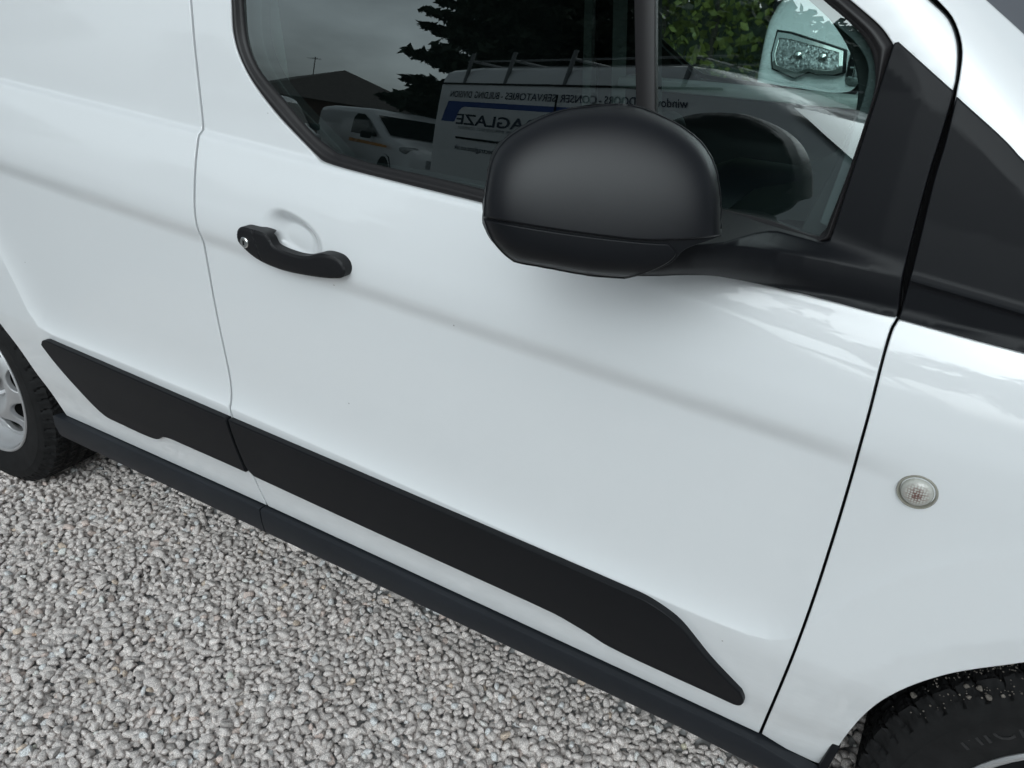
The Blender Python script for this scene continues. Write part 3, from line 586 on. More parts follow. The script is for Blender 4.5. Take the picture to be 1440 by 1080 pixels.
sail_o = vp(panel('mirror_base_trim', sail, [], sail_y, M['plastic'], None, sx=.006, sz=.005, bevel=.0016, floor=lambda x, z: plain(x, z)+.012, extra=[(srd, (-.012,-.006,-.002,0.,.002,.005,.009,.014,.019)), (TR['sail_crease'], (-.004, 0., .004))]))
qt, qb, ql, qr, qc = TR['quarter_top'], TR['quarter_bottom'], TR['quarter_left'], TR['quarter_ridge'], TR['quarter_crease']
ql = [(x-.001, z) for x, z in ql]; qb[0] = (qb[0][0]-.001, qb[0][1])
quarter = loop([ql, [ql[-1], qb[0]], qb+[(-.12,1.020),(.02,1.010)], [(.02,1.010),(-.05,1.045),(-.20,1.125)], [(-.20,1.125),(-.30,1.180)]+qt[::-1]])
def quarter_y(x, z):
    x = np.asarray(x, float); z = np.asarray(z, float)
    zr = np.interp(x, [-.4267,-.3156,.02], [1.0876,1.0746,1.035]); zc_ = np.interp(x, [-.4263,-.3468,.02], [1.2457,1.1857,1.03])
    off = np.where(z > zr, .0105-.05*np.minimum(.06, z-zr), .0125-.10*(zr-z)); off = off+.004*np.exp(-((z-zr)/.004)**2)
    return plain(x, z)-np.maximum(off-.24*np.maximum(0, z-zc_), .002)
vp(panel('pillar_foot_trim', quarter, [], quarter_y, M['plastic'], None, sx=.007, sz=.006, bevel=.0016, depth=.04, extra=[([(-.424,1.0873),(-.3156,1.0746),(-.02,1.038)], (-.010,-.006,-.004,-.002,0.,.002,.004,.006,.010)), ([(-.424,1.244),(-.3468,1.1857),(-.22,1.123)], (-.004,0.,.004))]))
# side mouldings
mr_b = TR['mould_rear_bot']; ml = TR['mould_front_left']; mb = TR['mould_front_bot']; mt = TR['mould_front_top']
m_rear = loop([[(-2.150,.5835),(-2.140,.5945),(-2.122,.6000)], [(-2.122,.6000),(-1.5395,.5795)], [(-1.5395,.5795),(-1.5400,.515),(-1.5392,.478),(-1.5395,.4405)], [(-1.5395,.4405)]+mr_b[::-1][1:], [mr_b[0],(-2.150,.5835)]])
m_front = loop([[(-1.5335,.5795),(-1.5340,.515),(-1.5325,.478),(-1.5275,.450),(-1.516,.4385)], [(-1.516,.4385)]+mb[1:], [mb[-1],(-.5020,.3905),(-.4970,.4010),(-.4985,.4160),(-.5035,.4280)], [(-.5035,.4280),(-.5546,.4737),(-.604,.5274),(-.629,.5411),(-.6574,.5499),(-.6711,.5516)], [(-.6711,.5516),(-.8341,.558),(-1.5335,.5795)]])
def mould_y(x, z): 
    return plain(x, z)-.0135+.0035*_sst(.05, .16, CREST(x)-z)
for o, nm in ((m_rear, 'rear panel'), (m_front, 'door')):
    ob = vp(panel('side_moulding', o, [], mould_y, M['plastic'], None, sx=.012, sz=.006, bevel=.0026, depth=.022))
# sill trims
def sill_section(x, t):
    top = np.interp(x, [-2.3,-1.52,-.4685,-.30], [.3475,.3450,.3285,.300])-.004; low = np.interp(x, [-2.3,-1.55,-.6,-.44], [.2745,.2715,.2705,.262])
    prof = [(0,.030,1.0),(.0,.0105,1.0),(.015,.0080,1.0),(.05,.0070,1),(.45,.0080,1),(.85,.0125,1),(.95,.0155,1),(1.0,.022,1),(1.02,.06,1),(.95,.20,1)]
    k, y, _ = prof[t]; return (x, y, top+(low-top)*k)
for xa, xb in ((-2.268, -1.5335), (-1.5305, -.372)):
    mbd = MB(); xs = np.linspace(xa, xb, 40); G = []
    for i, x in enumerate(xs):
        e = min(i, len(xs)-1-i); G.append([sill_section(x+(.018*(1-((5-abs(t-4))/5)) if (i == 0 and xa < -2) else 0), t) for t in range(10)])
    mbd.grid(G); b0 = len(mbd.V)
    for i in (0, len(xs)-1): mbd.F.append([i*10+t for t in range(10)])
    vp(mbd.build('sill_trim', M['plastic_sill'], None, sharp=35))
# wheel arch linings, floor pan, inner structure
for cx in (-2.662, 0.0):
    vp(MB().grid([[(cx+.405*math.cos(a), y, .335+.405*math.sin(a)) for y in (.035, .12, .32)] for a in np.linspace(-.15, math.pi+.15, 40)]).build('arch_lining', M['dark']))
vp(MB().box((-1.40, YC, .335), (1.62, 1.62, .05)).box((-2.66, YC, .42), (.9, 1.05, .1)).box((0, YC, .42), (.9, 1.05, .1)).build('floor_pan', M['dark'], smooth=False))
inner_out = loop([[(-1.62,1.58),(-1.62,.33)], [(-1.62,.33),(-.50,.32)], [(-.50,.32),(-.42,.55),(-.40,.72)], [(-.40,.72),(-.39,1.25),(-.44,1.33),(-.83,1.58)], [(-.83,1.58),(-1.62,1.58)]])
hole_in = loop([[(-.86,1.51),(-1.40,1.51)], [(-1.40,1.51),(-1.43,1.25),(-1.25,1.10)], [(-1.25,1.10),(-.56,1.09)], [(-.56,1.09),(-.535,1.28),(-.86,1.51)]])
vp(panel('inner_door_lining', inner_out, [hole_in], lambda x, z: np.maximum(plain(x, z), glass_y(x, z)-.03)+.040, M['interior'], None, sx=.03, sz=.02, bevel=.002, depth=.02))
def strip(pts, w, off, nm):
    mbx = MB(); G = [[(x-w, float(plain(x, z))+off, z) for z in [zz]] + [(x+w, float(plain(x, z))+off, z)] for (x, z) in pts for zz in [z]]
    mbx.grid(G); return vp(mbx.build(nm, M['dark'], None))
strip(crv(gapc[1:], .02), .02, .030, 'dark_gap_backing'); strip(crv(TR['front_gap_l'], .02), .022, .030, 'dark_gap_backing')  # dark strips added behind the shut gaps so that they stay black
# mud flap behind the front wheel
vp(MB().box((-.372, .115, .300), (.012, .19, .15), Matrix.Rotation(math.radians(8), 3, 'Y'), bev=.003).build('mud_flap', M['plastic']))
# ---- door handle (sits in its pressed cup) with lock
hp = loop([TR['handle']+[TR['handle'][0]]], .005); hq = np.vstack([hp, hp[:1]])
def handle_y(x, z):
    x = np.asarray(x, float); z = np.asarray(z, float); d = _pdist(x, z, hq); s = np.clip((x+1.42)/.23, 0, 1)
    ht = _pchip([0, .12, .30, .55, .85, 1], [.019, .021, .0235, .025, .023, .019])(s); t = 1-np.clip(d/.0050, 0, 1)
    return plain(x, z)-ht+.0045*(1-np.sqrt(np.maximum(1-t*t, 1e-6)))+.0016*np.exp(-((x+1.368+.30*(z-.965))/.0011)**2)
hd = vp(panel('door_handle', hp, [], handle_y, M['handle'], None, sx=.0026, sz=.0024, bevel=.0003, floor=lambda x, z: np.where((x > -1.345) & (x < -1.235), handle_y(x, z)+.013, plain(x, z)+.004)))
lx, lz = -1.3935, .9665; ly = float(handle_y(np.array([lx]), np.array([lz]))[0])
vp(MB().lathe([(.0, -.0035), (.0078, -.0035), (.0092, -.002), (.0095, .010)], 32, (lx, ly, lz)).build('key_lock', M['chrome']))
vp(MB().box((lx, ly-.0037, lz), (.0026, .001, .0075)).build('keyhole', M['dark'], smooth=False))
hx, hz = -1.372, .966
# ---- side repeater lamp
ix, iz = TR['lamp'][0]; iy = float(plain(ix, iz))
ind = vp(empty('side_indicator', (ix, iy, iz))); ind.matrix_parent_inverse = Matrix.Translation((1.2, -YC, 0))
def lens_mat():
    m = bpy.data.materials.new('prismatic_lens'); m.use_nodes = True; nt = m.node_tree; N = nt.nodes; L = nt.links; b = N['Principled BSDF']
    tc = N.new('ShaderNodeTexCoord'); v = N.new('ShaderNodeTexVoronoi'); v.inputs['Scale'].default_value = 330; v.inputs['Randomness'].default_value = .35
    ln = N.new('ShaderNodeVectorMath'); ln.operation = 'LENGTH'; g1 = N.new('ShaderNodeMapRange'); g1.inputs['From Min'].default_value = .009; g1.inputs['From Max'].default_value = .0165; g1.inputs['To Min'].default_value = 1; g1.inputs['To Max'].default_value = 0
    g2 = N.new('ShaderNodeMapRange'); g2.inputs['From Min'].default_value = .25; g2.inputs['From Max'].default_value = .55
    mu = N.new('ShaderNodeMath'); mu.operation = 'MULTIPLY'; mx = N.new('ShaderNodeMix'); mx.data_type = 'RGBA'
    mx.inputs['A'].default_value = (.50, .50, .46, 1); mx.inputs['B'].default_value = (.13, .04, .032, 1)
    L.new(tc.outputs['Object'], v.inputs['Vector']); L.new(tc.outputs['Object'], ln.inputs[0]); L.new(ln.outputs['Value'], g1.inputs['Value']); L.new(v.outputs['Distance'], g2.inputs['Value'])
    L.new(g1.outputs[0], mu.inputs[0]); L.new(g2.outputs[0], mu.inputs[1]); L.new(mu.outputs[0], mx.inputs['Factor']); L.new(mx.outputs['Result'], b.inputs['Base Color'])
    b.inputs['Roughness'].default_value = .25; b.inputs['Coat Weight'].default_value = .8; b.inputs['Coat Roughness'].default_value = .05
    bp = N.new('ShaderNodeBump'); bp.inputs['Distance'].default_value = .001; bp.inputs['Strength'].default_value = .5; L.new(v.outputs['Distance'], bp.inputs['Height']); L.new(bp.outputs[0], b.inputs['Normal'])
    return m
M['lens'] = lens_mat(); M['bezel'] = mat('clear_bezel', (.27, .26, .22), rough=.2, spec=.5, coat=.7)
MB().lathe([(.0215, .004), (.0218, -.0020), (.0208, -.0034), (.0196, -.0034), (.0186, -.0015), (.0175, .002)], 48).build('bezel', M['bezel'], ind)
MB().lathe([(.0, -.0095), (.004, -.0094), (.008, -.0089), (.012, -.0078), (.0152, -.0058), (.0172, -.0030), (.0176, .003)], 48).build('lens', M['lens'], ind)
# ---- door mirror
mM, m1, m2, m3 = (Vector(MF[k]) for k in ('M', 'e1', 'e2', 'e3'))
mir = vp(empty('door_mirror', tuple(mM)))
mo = loop([MT['outline']+[MT['outline'][0]]], .005); mh = inflate(mo, .0016, 5000)
def mh_depth(a, b): return np.sqrt(np.maximum(mh(a, b), 0)+1e-6)
# built with 'y' as depth towards the viewer side, then turned into place
def place(o):
    R = Matrix((m1, -m3, m2)).transposed().to_4x4(); o.matrix_local = R; return o
def bend(a): return 0*np.asarray(a)
def cap_y(a, b): return -.084*(1-np.exp(-4.2*np.maximum(mh(a, b), 0))+1e-6)**.5*(.55+.45*np.sqrt(np.clip(1-((np.asarray(b)+.020)/.112)**2, .01, 1)))
cap_o = loop(MT['cap'], .005); cap_o = cap_o+np.stack([.0008*np.clip((cap_o[:, 0]-.03)/.05, 0, 1), .0012*np.clip((cap_o[:, 1]-.06)/.015, 0, 1)], 1); low_o = loop(MT['lower'], .005)
cp = place(panel('mirror_cap', cap_o, [], cap_y, M['mirror_cap'], mir, sx=.004, sz=.004, bevel=.0018, depth=.02))
lp = place(panel('lower_cover', low_o, [], cap_y, M['plastic'], mir, sx=.004, sz=.004, bevel=.0018, depth=.02))
shell_o = mo*1.0
ho_ = loop([MT['outline'][:14]+[(.1150,-.0330)], [(.1150,-.0330),(.078,-.0475),(.068,-.0600),(.0290,-.0822)], [(.0290,-.0822)]+MT['outline'][-7:]+[MT['outline'][0]]], .005)
hs = place(panel('mirror_housing', ho_, [], lambda a, b: np.minimum(cap_y(a, b)+.004, bend(a)), M['plastic'], mir, sx=.006, sz=.006, bevel=.0004, depth=.012))
bk = place(panel('housing_back', ho_, [], lambda a, b: -.045*mh_depth(a, b)**.5-bend(a), M['plastic'], mir, sx=.010, sz=.010, bevel=.0004, depth=.002))
bk.matrix_local = bk.matrix_local @ Matrix.Diagonal((1, -1, 1, 1)) @ Matrix.Translation((0, -.011, 0))

# ---- wheels
def text_mesh(s, size, font_shear=0.0, extrude=0.0, bold=0.0):
    c = bpy.data.curves.new('t', 'FONT'); c.body = s; c.size = size; c.shear = font_shear; c.extrude = extrude; c.offset = bold; c.resolution_u = 3
    o = bpy.data.objects.new('t', c); COL.objects.link(o); dg = bpy.context.evaluated_depsgraph_get(); dg.update()
    me = bpy.data.meshes.new_from_object(o.evaluated_get(dg)); bpy.data.objects.remove(o); bpy.data.curves.remove(c); return me
def make_wheel(cx, spin, letters, grit, k=1.0):
    w = vp(empty('wheel', (cx, .03, .318 if k == 1.0 else .325))); w.scale = (k, 1, k)
    R = .326; prof = []
    for r, y in [(.206,.020),(.214,.004),(.222,.001),(.240,-.004),(.262,-.008),(.280,-.0085),(.281,-.0078),(.290,-.0065),(.300,-.0025),(.308,.004),(.314,.011)]: prof.append((r, y))
    n1 = len(prof); tread = np.linspace(.016, .189, 44)
    for y in tread: prof.append((R-.004*((y-.1025)/.09)**4*1.2, y))
    for r, y in [(.314,.194),(.300,.207),(.27,.212),(.23,.205),(.206,.19)]: prof.append((r, y))
    n = 480; A = np.arange(n)/n*2*np.pi; m = len(prof); V = np.zeros((n, m, 3))
    for j, (r, y) in enumerate(prof):
        rr = np.full(n, r)
        if n1-2 <= j < n1+44:
            g = np.zeros(n)
            for yc in (.052, .085, .120, .153):
                if abs(y-yc) < .0052: g[:] = 1
            ph = (A*64/(2*np.pi)+abs(y-.1025)*13+(0 if y < .1025 else .4)) % 1
            if abs(y-.1025) > .022: g = np.maximum(g, (ph < .19))
            ph2 = (A*128/(2*np.pi)+abs(y-.1025)*26) % 1; g = np.maximum(g, .45*(ph2 < .16))
            rr = rr-.0075*g
        if j in (n1-3,): rr = rr-.0022*((A*64/(2*np.pi)+1.1) % 1 < .2)
        V[:, j, 0] = rr*np.cos(A); V[:, j, 1] = y; V[:, j, 2] = rr*np.sin(A)
    k = np.arange(n)[:, None]; j = np.arange(m-1)[None]; a = k*m+j; b = ((k+1) % n)*m+j
    F = np.stack([a, a+1, b+1, b], -1).reshape(-1, 4)
    me = mesh_np('tyre', V.reshape(-1, 3), F[:, ::-1].copy()); me.set_sharp_from_angle(angle=math.radians(35)); ty = link('tyre', me, M['tyre'], w)
    # rim
    MB().lathe([(.2075,.008),(.2115,-.001),(.2165,-.0025),(.2195,.000),(.2195,.006)], 72).build('rim_flange', M['rim'], w)
    MB().lathe([(.2080,.004),(.2040,.008),(.2010,.020),(.1985,.034),(.1900,.046),(.1870,.050),(.1860,.085),(.1780,.11),(.176,.19)], 72).build('rim_barrel', M['rim'], w)
    disc = loop([arc(0, 0, .189, 0, 360, 90)], .012); holes = []
    for q in range(8):
        a = math.radians(spin+q*45); hp_ = np.array([(.149+.0310*math.cos(t)*(1+.12*math.sin(t)**2), 0.0430*math.sin(t)*(1+.22*math.cos(t))) for t in np.linspace(0, 2*math.pi, 28, endpoint=False)])
        c, s_ = math.cos(a), math.sin(a); holes.append(np.stack([hp_[:, 0]*c-hp_[:, 1]*s_, hp_[:, 0]*s_+hp_[:, 1]*c], 1))
    def dish(x, z):
        r = np.hypot(x, z); return .052-.034*np.exp(-((r-.108)/.040)**2)+.018*_sst(.07, .03, r)*0
    panel('wheel_disc', disc, holes, dish, M['rim'], w, sx=.009, sz=.009, bevel=.004, depth=.014)
    MB().lathe([(.0,-.004),(.020,-.004),(.029,.000),(.031,.014),(.032,.035)], 36).build('centre_cap', M['plastic'], w)
    for q in range(5):
        a = math.radians(90+q*72); MB().lathe([(0, -.006), (.007, -.006), (.0095, -.002), (.0095, .016)], 6, (.054*math.cos(a), .034, .054*math.sin(a))).build('wheel_nut', M['rim'], w)
    MB().lathe([(.02,.078),(.1855,.078),(.1855,.082),(.02,.082)], 40).build('brake_shield', M['dark'], w)
    if letters:
        L = MB(); word = 'MICHELIN'; a = math.radians(147)
        for ch in word:
            t = text_mesh(ch, .040, 0, .0007, 0); xs = [v.co.x for v in t.vertices]; wd = max(xs)-min(xs); x0 = min(xs)
            a -= (wd*.5)/.262
            up = Vector((math.cos(a), 0, math.sin(a))); rt = Vector((math.sin(a), 0, -math.cos(a)))
            L.add([Vector((0, -.0072, 0))+up*(.249+v.co.y)+rt*(v.co.x-x0-wd/2)+Vector((0, -v.co.z, 0)) for v in t.vertices], [list(p.vertices) for p in t.polygons])
            a -= (wd*.5+.008)/.262; bpy.data.meshes.remove(t)
        L.build('sidewall_lettering', M['letter'], w, smooth=False)
    if grit:
        var, SF = stone_variants(4); G = MB()
        for q in range(240):
            a = math.radians(128+18*RNG.normal()*.62); y = RNG.uniform(-.001, .040); r = .318 if y < .02 else .326; r = r-max(0, .014-y)*.75
            s = RNG.uniform(.0005, .0016) if q > 12 else RNG.uniform(.003, .0048)
            c = np.array([r*math.cos(a), y, r*math.sin(a)]); G.add(var[q % 4]*s*np.array([1, .8, .9])+c, SF.tolist())
        tag(G.build('stuck_grit', M['grit'], w, sharp=0), kind='stuff')
    return w
M['letter'] = mat('moulded_letters', (.020, .020, .021), rough=.5)
M['grit'] = mat('stuck_grit', (.13, .115, .10), rough=.9, var=(160, .5))
make_wheel(-2.662, 10, False, False); make_wheel(0.0, 20, True, True, 1.012)
# ---- rest of the body: roof, windscreen, bonnet, nose, tail, far side
def ys(x, z): return float(plain(x, z))
G = []
for x in np.linspace(-.835, -3.36, 24):
    y0 = ys(x, 1.60)+.002; row = []
    for t in np.linspace(0, 1, 25):
        a = math.pi*t; row.append((x, YC-(YC-y0)*math.copysign(abs(math.cos(a))**.55, math.cos(a)), 1.602+.205*math.sin(a)**.75*min(1.0, .42+.58*((-.835-x)/.55)**.7)-.02*(abs(x+2)/1.4)**3*(1 if x < -2 else 0)))
    G.append(row)
vp(MB().grid(G).build('roof', M['paint']))
edge = crv([(-.835,1.645),(-.62,1.495),we[0],we[1],(-.20,1.188),(-.06,1.085)], .05)
def ws_row(x, z, f=0.0): 
    y0 = ys(x, z)+.004; return [(x+.20*math.sin(math.pi*t)**.8, y0+(2*YC-2*y0)*t, z+.02*math.sin(math.pi*t)) for t in np.linspace(f, 1-f, 25)]
vp(MB().grid([ws_row(x, z, .026) for x, z in edge]).build('windscreen', M['screen']))
vp(MB().grid([[tuple(Vector(a)+Vector((-.003, -.002, -.002))) for a in ws_row(x, z)[:1]]+[tuple(Vector(ws_row(x, z, .026)[0])+Vector((.003, .0, .003)))] for x, z in edge]).build('windscreen_border', mat('grey_frit', (.12, .125, .14), rough=.35, spec=.5)))
tb = [(.64,.82),(.42,.97),(.10,1.045),(-.06,1.085)]
vp(MB().grid([[(x+.14*math.sin(math.pi*t)**.6, ys(x, z)+.002+(2*YC-2*ys(x, z)-.004)*t, z+.075*math.sin(math.pi*t)**.5) for t in np.linspace(0, 1, 25)] for x, z in crv(tb, .05)]).build('bonnet', M['paint']))
vp(MB().grid([[(x+.20*math.sin(math.pi*t)**.6, ys(min(x, .6), z)+.002+(2*YC-2*ys(min(x, .6), z)-.004)*t, z) for t in np.linspace(0, 1, 25)] for x, z in [(.56,.25),(.62,.33),(.67,.42),(.67,.56),(.655,.60)]]).build('front_bumper', M['paint']))
vp(MB().grid([[(x+.185*math.sin(math.pi*t)**.6, ys(min(x, .6), z)+.006+(2*YC-2*ys(min(x, .6), z)-.012)*t, z) for t in np.linspace(0, 1, 25)] for x, z in [(.65,.60),(.655,.70),(.64,.82)]]).build('grille', M['plastic']))
vp(MB().grid([[(x, y, z) for y in (.03, .3, YC, 1.45, 1.72)] for x, z in [(-3.30,.36),(-3.42,.60),(-3.43,1.2),(-3.36,1.60),(-3.30,1.74)]]).build('rear_doors', M['paint']))
# ---- cab interior
vp(MB().box((-1.66, YC, 1.0), (.03, 1.62, 1.40)).build('bulkhead', M['interior'], smooth=False))
vp(MB().box((-1.05, YC, .52), (1.3, 1.6, .04)).build('cab_floor', M['dark'], smooth=False))
vp(MB().box((-1.2, YC, 1.66), (.95, 1.5, .03)).build('headlining', M['interior'], smooth=False))
dsec = [(-.62,.70),(-.70,.84),(-.735,.95),(-.72,1.035),(-.68,1.075),(-.60,1.092),(-.45,1.098),(-.30,1.092),(-.16,1.075)]
vp(MB().grid([[(x+.02*math.cos(6*y), y, z+.012*math.cos(5*(y-.2))) for x, z in dsec] for y in np.linspace(.10, 1.66, 32)]).build('dashboard', M['interior'], sharp=0))
ho = [(.30,0),(.305,.05),(.33,.085),(.40,.105),(.46,.105),(.53,.085),(.555,.05),(.56,0)]
ih = MB().grid([[(x+(h-.05)*k, y, 1.005+h*s*.85) for y, h in ho] for x, k, s in ((-.81,.3,.92),(-.77,.3,1.12),(-.66,.2,1.1),(-.55,0,.7))]); ih.F.append(list(range(8))); vp(ih.build('instrument_hood', M['plastic'], sharp=0))
sw = vp(empty('steering_wheel', (-.965, .435, .985))); sw.rotation_euler = (0, math.radians(-64), 0)
ring = [(.186*math.cos(a), .186*math.sin(a), 0) for a in np.linspace(0, 2*math.pi, 41)]
MB().tube(ring, .0165, 12, cap=False).build('wheel_rim', M['plastic'], sw)
MB().lathe([(0,.045),(.05,.043),(.075,.03),(.085,.005),(.07,-.02)], 24, axis='z').build('airbag_cover', M['interior'], sw)
for a in (0, 90, 180, 270):
    if a == 90 + 0*1: pass
    c, s_ = math.cos(math.radians(a)), math.sin(math.radians(a)); MB().tube([(.06*c, .06*s_, .012), (.178*c, .178*s_, 0)], .017, 8, squash=.5).build('spoke', M['plastic'], sw)
vp(MB().tube([(-.86, .435, 1.0), (-.66, .435, .90)], .045, 14).build('steering_column', M['interior']))
vp(MB().tube([(-.79, .33, 1.035), (-.83, .22, 1.075)], [.008, .012], 8).build('indicator_stalk', M['plastic']))
for yc in (.42, 1.30):
    st = vp(empty('seat', (-1.35, yc, .55)))
    def cushion(nm, c, d, ry, be): MB().box((0, 0, 0), d, None, be).build(nm, M['cloth'], st); o = st.children[-1]; o.location = c; o.rotation_euler = (0, ry, 0)
    cushion('seat_cushion', (.12, 0, .22), (.50, .50, .15), math.radians(-6), .05); cushion('backrest', (-.17, 0, .55), (.14, .48, .62), math.radians(-14), .055); cushion('headrest', (-.245, 0, .93), (.10, .27, .17), math.radians(-10), .045)
def belt(y, x0, z0, x1, z1, w): 
    d = Vector((x1-x0, 0, z1-z0)).normalized(); s_ = Vector((d.z, 0, -d.x))*w/2
    a, b = Vector((x0, y, z0)), Vector((x1, y, z1)); vp(MB().add([a-s_, a+s_, b+s_+Vector((0,.002,0)), b-s_+Vector((0,.002,0))], [(0, 1, 2, 3)]).add([a-s_+Vector((0,.0015,0)), b-s_+Vector((0,.0035,0)), b+s_+Vector((0,.0035,0)), a+s_+Vector((0,.0015,0))], [(0, 1, 2, 3)]).build('seat_belt', M['belt'], smooth=False))
belt(.13, -1.51, 1.50, -1.45, .80, .045)
belt(1.60, -1.52, 1.55, -1.47, .85, .048)
belt(1.55, -1.60, 1.58, -1.57, .95, .03)
for y0, y1, c_ in ((.075, .115, .035), (1.590, 1.675, .55)):  # far trim paler: sky light falling on it is put into its colour
    vp(MB().box((-1.02, (y0+y1)/2, 1.083 if y0 > 1 else 1.062), (.94, y1-y0, .035), None, .012).build('door_top_trim', mat('door_top_plastic', (c_, c_*1.06, c_*1.03), rough=.5)))
# far side: mirrored copies of the side panels
for nm in ('rear_side_panel', 'front_door', 'front_wing', 'window_seal', 'window_divider', 'door_window', 'quarter_window', 'mirror_base_trim', 'pillar_foot_trim', 'inner_door_lining', 'side_moulding', 'side_moulding.001', 'sill_trim', 'sill_trim.001', 'windscreen_border', 'arch_lining', 'arch_lining.001'):
    s = bpy.data.objects.get(nm)
    if s is None: continue
    c = s.copy(); COL.objects.link(c); c.scale = (1, -1, 1); c.location = (0, 2*YC, 0)
for o in [q for q in bpy.data.objects if q.parent is van and q.name.startswith('wheel') and q.type == 'EMPTY']:
    c = o.copy(); COL.objects.link(c); c.location = (o.location.x, 2*YC-.03, o.location.z); c.scale = (o.scale[0], -1, o.scale[2])
    for ch in o.children:
        if ch.name.split('.')[0] in ('tyre', 'rim_barrel', 'wheel_disc', 'rim_flange'):
            d = ch.copy(); COL.objects.link(d); d.parent = c
# ================================================================ SURROUNDINGS
M['leaf_dark'] = mat('conifer_leaf', (.030, .045, .026), rough=.7, var=(1.5, .4))
M['leaf_hedge'] = mat('hedge_leaf', (.075, .115, .028), rough=.55, var=(2.5, .5), tint2=(.20, .21, .04))
M['leaf_tree'] = mat('tree_leaf', (.045, .075, .028), rough=.6, var=(1.2, .4))
M['bark'] = mat('bark', (.06, .048, .038), rough=.9, bump=(30, .5, .02), var=(8, .3))
M['brick'] = mat('red_brick', (.13, .075, .062), rough=.85, var=(9, .3))
M['tile'] = mat('roof_tile', (.075, .065, .062), rough=.8, var=(6, .25))
M['white'] = mat('white_frame', (.75, .75, .74), rough=.45)
M['dkglass'] = mat('dark_window', (.012, .015, .016), rough=.04, spec=.6)
M['blue'] = mat('blue_vinyl', (.015, .055, .26), rough=.35)
M['ink'] = mat('navy_vinyl', (.012, .018, .045), rough=.35)
M['greyink'] = mat('grey_vinyl', (.20, .21, .23), rough=.4)
M['orange'] = mat('orange_vinyl', (.62, .26, .04), rough=.4)
M['alloy'] = mat('rack_alloy', (.16, .165, .17), rough=.4, metal=.6)
M['lampglass'] = mat('lamp_innards', (.16, .165, .17), rough=.12, metal=.6, spec=.6, bump=(70, .8, .01), var=(45, .8), tint2=(.75, .76, .77))
def leaves(name, centres, size, mt, parent, flat=0.0, long=1.6):
    C = np.asarray(centres); n = len(C); d = RNG.normal(size=(n, 3)); d[:, 2] *= (1-flat); d /= np.linalg.norm(d, axis=1)[:, None]
    e = np.cross(d, RNG.normal(size=(n, 3))); e /= np.linalg.norm(e, axis=1)[:, None]+1e-9; s = size*np.exp(RNG.normal(0, .25, n))[:, None]
    V = np.stack([C-d*s*long*.5, C+e*s*.5, C+d*s*long*.5, C-e*s*.5], 1).reshape(-1, 3)
    return link(name, mesh_np(name, V, np.arange(4*n).reshape(n, 4), smooth=False), mt, parent)
def broadleaf(name, loc, h, r, n, label, group, mt, size=.11):
    t = empty(name, loc); tag(t, label, 'tree', group); tb_ = MB(); rng = random.Random(hash(label) % 1000)
    tb_.tube([(0, 0, 0), (.05, .03, h*.25), (-.03, .02, h*.5), (.02, 0, h*.85)], [.22, .17, .12, .03], 10); tips = []
    for k in range(26):
        a = k*2.4; z0 = h*(.25+.5*rng.random()); ln = r*(.55+.45*rng.random()); tip = (math.cos(a)*ln, math.sin(a)*ln, z0+h*.12+ln*.35); tips.append(tip)
        tb_.tube([(0, 0, z0), (tip[0]*.5, tip[1]*.5, z0+(tip[2]-z0)*.6), tip], [.07, .045, .012], 6)
    tb_.build('trunk', M['bark'], t)
    C = []
    cl = tips+[(math.cos(k*2.1)*r*.6*rng.random(), math.sin(k*2.1)*r*.6*rng.random(), h*(.45+.5*rng.random())) for k in range(30)]
    for k in range(n):
        c = cl[k % len(cl)]; q = RNG.normal(size=3); q *= (RNG.random()**.5)/np.linalg.norm(q); C.append((c[0]+q[0]*r*.30, c[1]+q[1]*r*.30, c[2]+q[2]*h*.10))
    leaves('crown', C, size, mt, t); return t
def conifer(loc, h, r, n, label):
    t = empty('conifer_tree', loc); tag(t, label, 'tree', 'trees beyond the parked vans'); tb_ = MB(); tb_.tube([(0, 0, 0), (0, 0, h*.5), (.05, 0, h)], [.3, .18, .02], 10); C = []; rng = random.Random(3)
    nb = 230
    for k in range(nb):
        f = (k+.5)/nb; z0 = .4+f*(h-.6); a = k*2.399; ln = r*(1-f*.82)*(.72+.42*rng.random()); up = .10+.25*rng.random()
        tip = np.array([math.cos(a)*ln, math.sin(a)*ln, z0+ln*up]); tb_.tube([(0, 0, z0), tuple(tip*np.array([.6, .6, 0])+np.array([0, 0, z0+ln*up*.4])), tuple(tip)], [.05, .03, .008], 5)
        m = int(n/nb*(.4+1.2*(1-f))); tt = RNG.random(m)**.6; b = np.array([0, 0, z0])
        P = b+(tip-b)*tt[:, None]; P += RNG.normal(size=(m, 3))*np.array([.24, .24, .15])*(1.15-tt[:, None]*.85); C.append(P)
    tb_.build('trunk', M['bark'], t); leaves('crown', np.vstack(C), .115, M['leaf_dark'], t, flat=.3, long=2.2); return t
